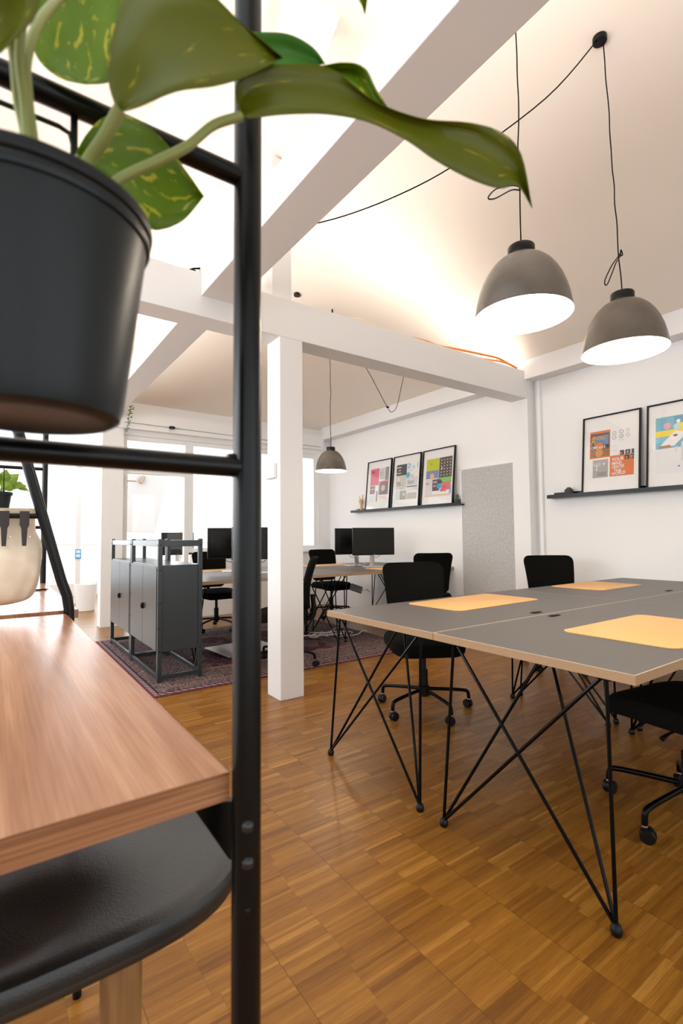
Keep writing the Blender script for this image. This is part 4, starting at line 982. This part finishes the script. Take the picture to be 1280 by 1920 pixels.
sh2 = MB().box((-0.5, 1.97, 1.2345), (0.13, 2.35, 1.252)).build('shelf_insert', wood('pale_board', (0.62, 0.46, 0.30), (0.72, 0.56, 0.38), (0.78, 0.62, 0.44), 'x')); 
sh2.parent = f2; inroot(sh2, f2); sh2.name = 'shelf_board'

# stool
stl = empty('stool', (0.095, 0.845, 0), 0, 'high stool with black leather seat and wooden legs under the foreground desk', 'stool')
def sup(t, a, b, e=3.0):
    c_, s_ = math.cos(t), math.sin(t)
    return (math.copysign(abs(c_)**(2/e), c_)*a, math.copysign(abs(s_)**(2/e), s_)*b)
rows = []
N = 64
def seatz(x, y):
    z = 0.697 - 0.012*max(0, 1-(x/0.24)**2)*max(0, 1-(y/0.22)**2)
    z += 0.011*math.sin((x+0.10)*9+1.0)*math.exp(-((y+0.04)/0.09)**2) - 0.010*math.exp(-((x+0.03)/0.05)**2-((y+0.11)/0.035)**2) - 0.009*math.exp(-((x+0.07)/0.06)**2-((y+0.16)/0.02)**2)
    return z
for k, dz in ((0.98, -0.027), (1.0, -0.024), (1.003, -0.016), (0.998, -0.009), (0.985, -0.003), (0.95, 0), (0.88, 0), (0.80, 0), (0.7, 0), (0.6, 0), (0.5, 0), (0.4, 0), (0.3, 0), (0.2, 0), (0.1, 0), (0.002, 0)):
    row = []
    for i in range(N):
        x, y = sup(2*PI*i/N, 0.232*k, 0.222*k, 3.2); row.append(Vector((x, y, seatz(x, y)+dz)))
    rows.append(row)
so = MB().grid(rows, closed=True).build('seat', LEATHER, stl)
rows = []
for k, z in ((0.985, 0.672), (0.99, 0.668), (0.985, 0.662), (0.96, 0.659), (0.002, 0.657)):
    rows.append([Vector((*sup(2*PI*i/N, 0.232*k, 0.222*k, 3.2), z)) for i in range(N)])
MB().grid(rows, closed=True).build('seat_shell', mat('dark_wood_shell', (0.03, 0.022, 0.015), 0.4), stl)
for sx, sy in ((0.048, -0.165), (0.105, 0.15), (-0.19, -0.165), (-0.19, 0.15)):
    lg = MB(); top = Vector((sx, sy, 0.659)); bot = Vector((sx*1.0+0.0, sy*1.12, 0.0))
    a_, b_ = 0.0215, 0.017
    vs = [top+Vector((x, y, 0)) for x, y in ((-a_, -a_), (a_, -a_), (a_, a_), (-a_, a_))]+[bot+Vector((x, y, 0)) for x, y in ((-b_, -b_), (b_, -b_), (b_, b_), (-b_, b_))]
    lg.add(vs, [(0, 1, 2, 3), (7, 6, 5, 4), (0, 4, 5, 1), (1, 5, 6, 2), (2, 6, 7, 3), (3, 7, 4, 0)]); lg.build('leg', LEGWOOD, stl, bevel=0.006, seg=3)

# big pot and pothos
pot = empty('potted_pothos', (0.023, 0.434, 1.2375), 0, 'large leafed pothos in a dark grey pot on the black rails, upper left foreground', 'potted plant')
MB().lathe([(0.050, 0.0), (0.056, 0.0008), (0.0615, 0.004), (0.064, 0.012), (0.066, 0.03), (0.0795, 0.142), (0.0815, 0.1425), (0.0825, 0.145), (0.0825, 0.149), (0.0815, 0.1505), (0.0835, 0.152), (0.0842, 0.156), (0.0836, 0.1598), (0.0815, 0.1605), (0.079, 0.159), (0.078, 0.150), (0.066, 0.04)], n=96, cap0=True).build('plant_pot', POTM, pot)
MB().lathe([(0.0745, 0.135), (0.04, 0.139), (0.001, 0.140)], n=40).build('soil', SOIL, pot)
LEAVES = {"pothos_front": [[[0.0698, 0.3737, 1.4564], [0.0721, 0.3861, 1.4666], [0.0706, 0.3778, 1.4598]], [[0.0642, 0.3821, 1.4848], [0.0836, 0.3829, 1.4876], [0.0844, 0.3737, 1.4686]], [[0.0673, 0.3837, 1.525], [0.0994, 0.3766, 1.5103], [0.1075, 0.3626, 1.4839]], [[0.0853, 0.386, 1.5811], [0.1238, 0.376, 1.5391], [0.1355, 0.3602, 1.5012]], [[0.1307, 0.3719, 1.5889], [0.1536, 0.3724, 1.5557], [0.1565, 0.3627, 1.5198]], [[0.1615, 0.3691, 1.5786], [0.1817, 0.3703, 1.5657], [0.1786, 0.3641, 1.5423]], [[0.1981, 0.3626, 1.5625], [0.2036, 0.3727, 1.574], [0.1999, 0.366, 1.5663]]], "var_left": [[[0.0548, 0.4702, 1.6619], [0.0562, 0.483, 1.6759], [0.0552, 0.4744, 1.6666]], [[0.0208, 0.4958, 1.6341], [0.0569, 0.4843, 1.6469], [0.0907, 0.4509, 1.6425]], [[0.0222, 0.4967, 1.6012], [0.0575, 0.4856, 1.618], [0.0894, 0.4537, 1.6093]], [[0.0251, 0.4963, 1.5753], [0.0581, 0.4868, 1.589], [0.0863, 0.458, 1.5738]], [[0.0416, 0.4857, 1.5564], [0.0605, 0.4863, 1.5687], [0.0801, 0.4635, 1.5564]], [[0.061, 0.4724, 1.5501], [0.0626, 0.4853, 1.561], [0.0615, 0.4767, 1.5537]]], "left": [[[0.0058, 0.3426, 1.5026], [0.006, 0.3563, 1.5167], [0.0059, 0.3472, 1.5073]], [[-0.0174, 0.3601, 1.4836], [0.001, 0.361, 1.4967], [0.0175, 0.3402, 1.4877]], [[-0.0196, 0.3628, 1.4644], [-0.0012, 0.364, 1.4734], [0.0163, 0.3422, 1.4682]], [[-0.0167, 0.3615, 1.4515], [-0.0037, 0.3665, 1.4601], [0.0096, 0.3475, 1.4585]], [[-0.0059, 0.3548, 1.4354], [-0.0061, 0.369, 1.4468], [-0.0059, 0.3596, 1.4392]]], "emerald": [[[0.1817, 0.4544, 1.6558], [0.1861, 0.4653, 1.6679], [0.1832, 0.458, 1.6598]], [[0.208, 0.4359, 1.6555], [0.2134, 0.4473, 1.6458], [0.2105, 0.4412, 1.6192]], [[0.2342, 0.4175, 1.6531], [0.2402, 0.4284, 1.6455], [0.2368, 0.4224, 1.6216]], [[0.2541, 0.4042, 1.6401], [0.2583, 0.416, 1.6399], [0.2544, 0.4099, 1.6241]], [[0.265, 0.3976, 1.6234], [0.2713, 0.4071, 1.6348], [0.2671, 0.4007, 1.6272]]], "long": [[[0.1652, 0.3771, 1.5039], [0.1699, 0.3879, 1.514], [0.1667, 0.3807, 1.5073]], [[0.1617, 0.3781, 1.5277], [0.1715, 0.3859, 1.5269], [0.1742, 0.3755, 1.5054]], [[0.1737, 0.3745, 1.5489], [0.1905, 0.3779, 1.5404], [0.1987, 0.3639, 1.5125]], [[0.2043, 0.3644, 1.5617], [0.2261, 0.3645, 1.5481], [0.234, 0.3508, 1.5211]], [[0.2402, 0.351, 1.567], [0.2633, 0.3505, 1.5488], [0.2708, 0.3369, 1.5221]], [[0.278, 0.3378, 1.5469], [0.3, 0.3373, 1.5403], [0.3053, 0.3254, 1.5139]], [[0.321, 0.3201, 1.5384], [0.3379, 0.3231, 1.5351], [0.3349, 0.3174, 1.5026]], [[0.3654, 0.3009, 1.5423], [0.3751, 0.3094, 1.5314], [0.3696, 0.3058, 1.4919]], [[0.3987, 0.2897, 1.541], [0.407, 0.2996, 1.5231], [0.401, 0.296, 1.4894]], [[0.4191, 0.2825, 1.5229], [0.4267, 0.2924, 1.5133], [0.4202, 0.2883, 1.4954]], [[0.4375, 0.2844, 1.477], [0.448, 0.2913, 1.4849], [0.441, 0.2867, 1.4796]]], "flap": [[[0.2402, 0.3684, 1.5831], [0.2465, 0.378, 1.5944], [0.2423, 0.3716, 1.5869]], [[0.2594, 0.3547, 1.5864], [0.2672, 0.3636, 1.5912], [0.2637, 0.3574, 1.5713]], [[0.274, 0.3447, 1.5808], [0.2806, 0.3548, 1.581], [0.2761, 0.3494, 1.5588]], [[0.2824, 0.3398, 1.5626], [0.2883, 0.3502, 1.5658], [0.2844, 0.3441, 1.5503]], [[0.2933, 0.3334, 1.5413], [0.301, 0.3421, 1.5516], [0.2959, 0.3363, 1.5448]]], "low": [[[0.0546, 0.4806, 1.4872], [0.0561, 0.4937, 1.4964], [0.0551, 0.485, 1.4902]], [[0.0645, 0.4783, 1.5118], [0.0728, 0.4881, 1.4961], [0.0796, 0.4747, 1.4756]], [[0.0787, 0.4733, 1.5302], [0.0939, 0.4794, 1.4948], [0.0988, 0.4683, 1.4572]], [[0.1003, 0.4641, 1.5322], [0.1155, 0.4708, 1.4858], [0.1137, 0.4653, 1.436]], [[0.1218, 0.4558, 1.5185], [0.1334, 0.4645, 1.4817], [0.1259, 0.4627, 1.4365]], [[0.1412, 0.4497, 1.4941], [0.1483, 0.4603, 1.479], [0.1435, 0.4557, 1.4484]], [[0.1585, 0.445, 1.471], [0.1626, 0.4564, 1.4792], [0.1599, 0.4488, 1.4737]]], "tip": [[[0.2887, 0.3751, 1.7188], [0.2957, 0.3841, 1.7324], [0.291, 0.3781, 1.7233]], [[0.2835, 0.38, 1.6985], [0.2992, 0.3828, 1.7116], [0.3012, 0.3722, 1.7028]], [[0.2916, 0.375, 1.6867], [0.3022, 0.3815, 1.6995], [0.3005, 0.3734, 1.6909]], [[0.2967, 0.3723, 1.6722], [0.3038, 0.3812, 1.6848], [0.2991, 0.3752, 1.6764]]]}
STEMS = {"a": [[[0.0704, 0.3731, 1.459], [0.0629, 0.3855, 1.4428], [0.0526, 0.4, 1.4256], [0.0404, 0.4106, 1.3909]], 0.0046], "b": [[[0.1659, 0.3766, 1.5039], [0.1435, 0.3811, 1.4882], [0.1229, 0.3849, 1.463], [0.0996, 0.3902, 1.4429], [0.0725, 0.3985, 1.4202], [0.0444, 0.4142, 1.3861]], 0.0038], "c": [[[0.0027, 0.382, 1.4956], [0.0076, 0.3921, 1.4733], [0.0101, 0.3977, 1.4523], [0.0151, 0.4016, 1.4305], [0.0162, 0.4024, 1.4043]], 0.0034], "d": [[[0.0399, 0.4361, 1.5856], [0.0222, 0.4034, 1.523], [0.0143, 0.393, 1.4817], [0.0154, 0.3937, 1.4559], [0.0194, 0.3987, 1.4297], [0.0208, 0.3991, 1.4042]], 0.0034], "e": [[[0.0128, 0.374, 1.5096], [0.0097, 0.3844, 1.4757], [0.0132, 0.3897, 1.4479], [0.0173, 0.3951, 1.4117]], 0.003], "f": [[[0.0566, 0.4793, 1.4857], [0.0488, 0.4621, 1.4548], [0.0401, 0.4464, 1.4105]], 0.0026], "g": [[[0.2948, 0.3708, 1.7187], [0.2643, 0.3661, 1.7474], [0.1567, 0.3932, 1.7454]], 0.003]}
lm = {'pothos_front': LEAFA, 'var_left': LEAFB, 'left': LEAFA, 'emerald': LEAFC, 'long': LEAFA, 'flap': LEAFB, 'low': LEAFB, 'tip': LEAFB}
org = Vector((0.023, 0.434, 1.2375))
for nm, st in LEAVES.items():
    A = spline([Vector(s[0])-org for s in st], 5); B = spline([Vector(s[1])-org for s in st], 5); D_ = spline([Vector(s[2])-org for s in st], 5)
    rows = []; uv = []
    K = [0, .2, .4, .6, .8, 1.0]
    for i, (a, b, c) in enumerate(zip(A, B, D_)):
        row = []
        for k in K: row.append((a*(1-k)**2+2*k*(1-k)*(2*b-(a+c)/2)+c*k*k)); uv.append((i/len(A), k))
        rows.append(row)
    l_ = MB().grid(rows); l_.uv = uv
    l_.build('leaf', lm[nm], pot, solid=0.0006)
for nm, (pts, r_) in STEMS.items():
    MB().tube([Vector(q)-org for q in pts], r_, 12, smooth=6).build('stem', STEM, pot)
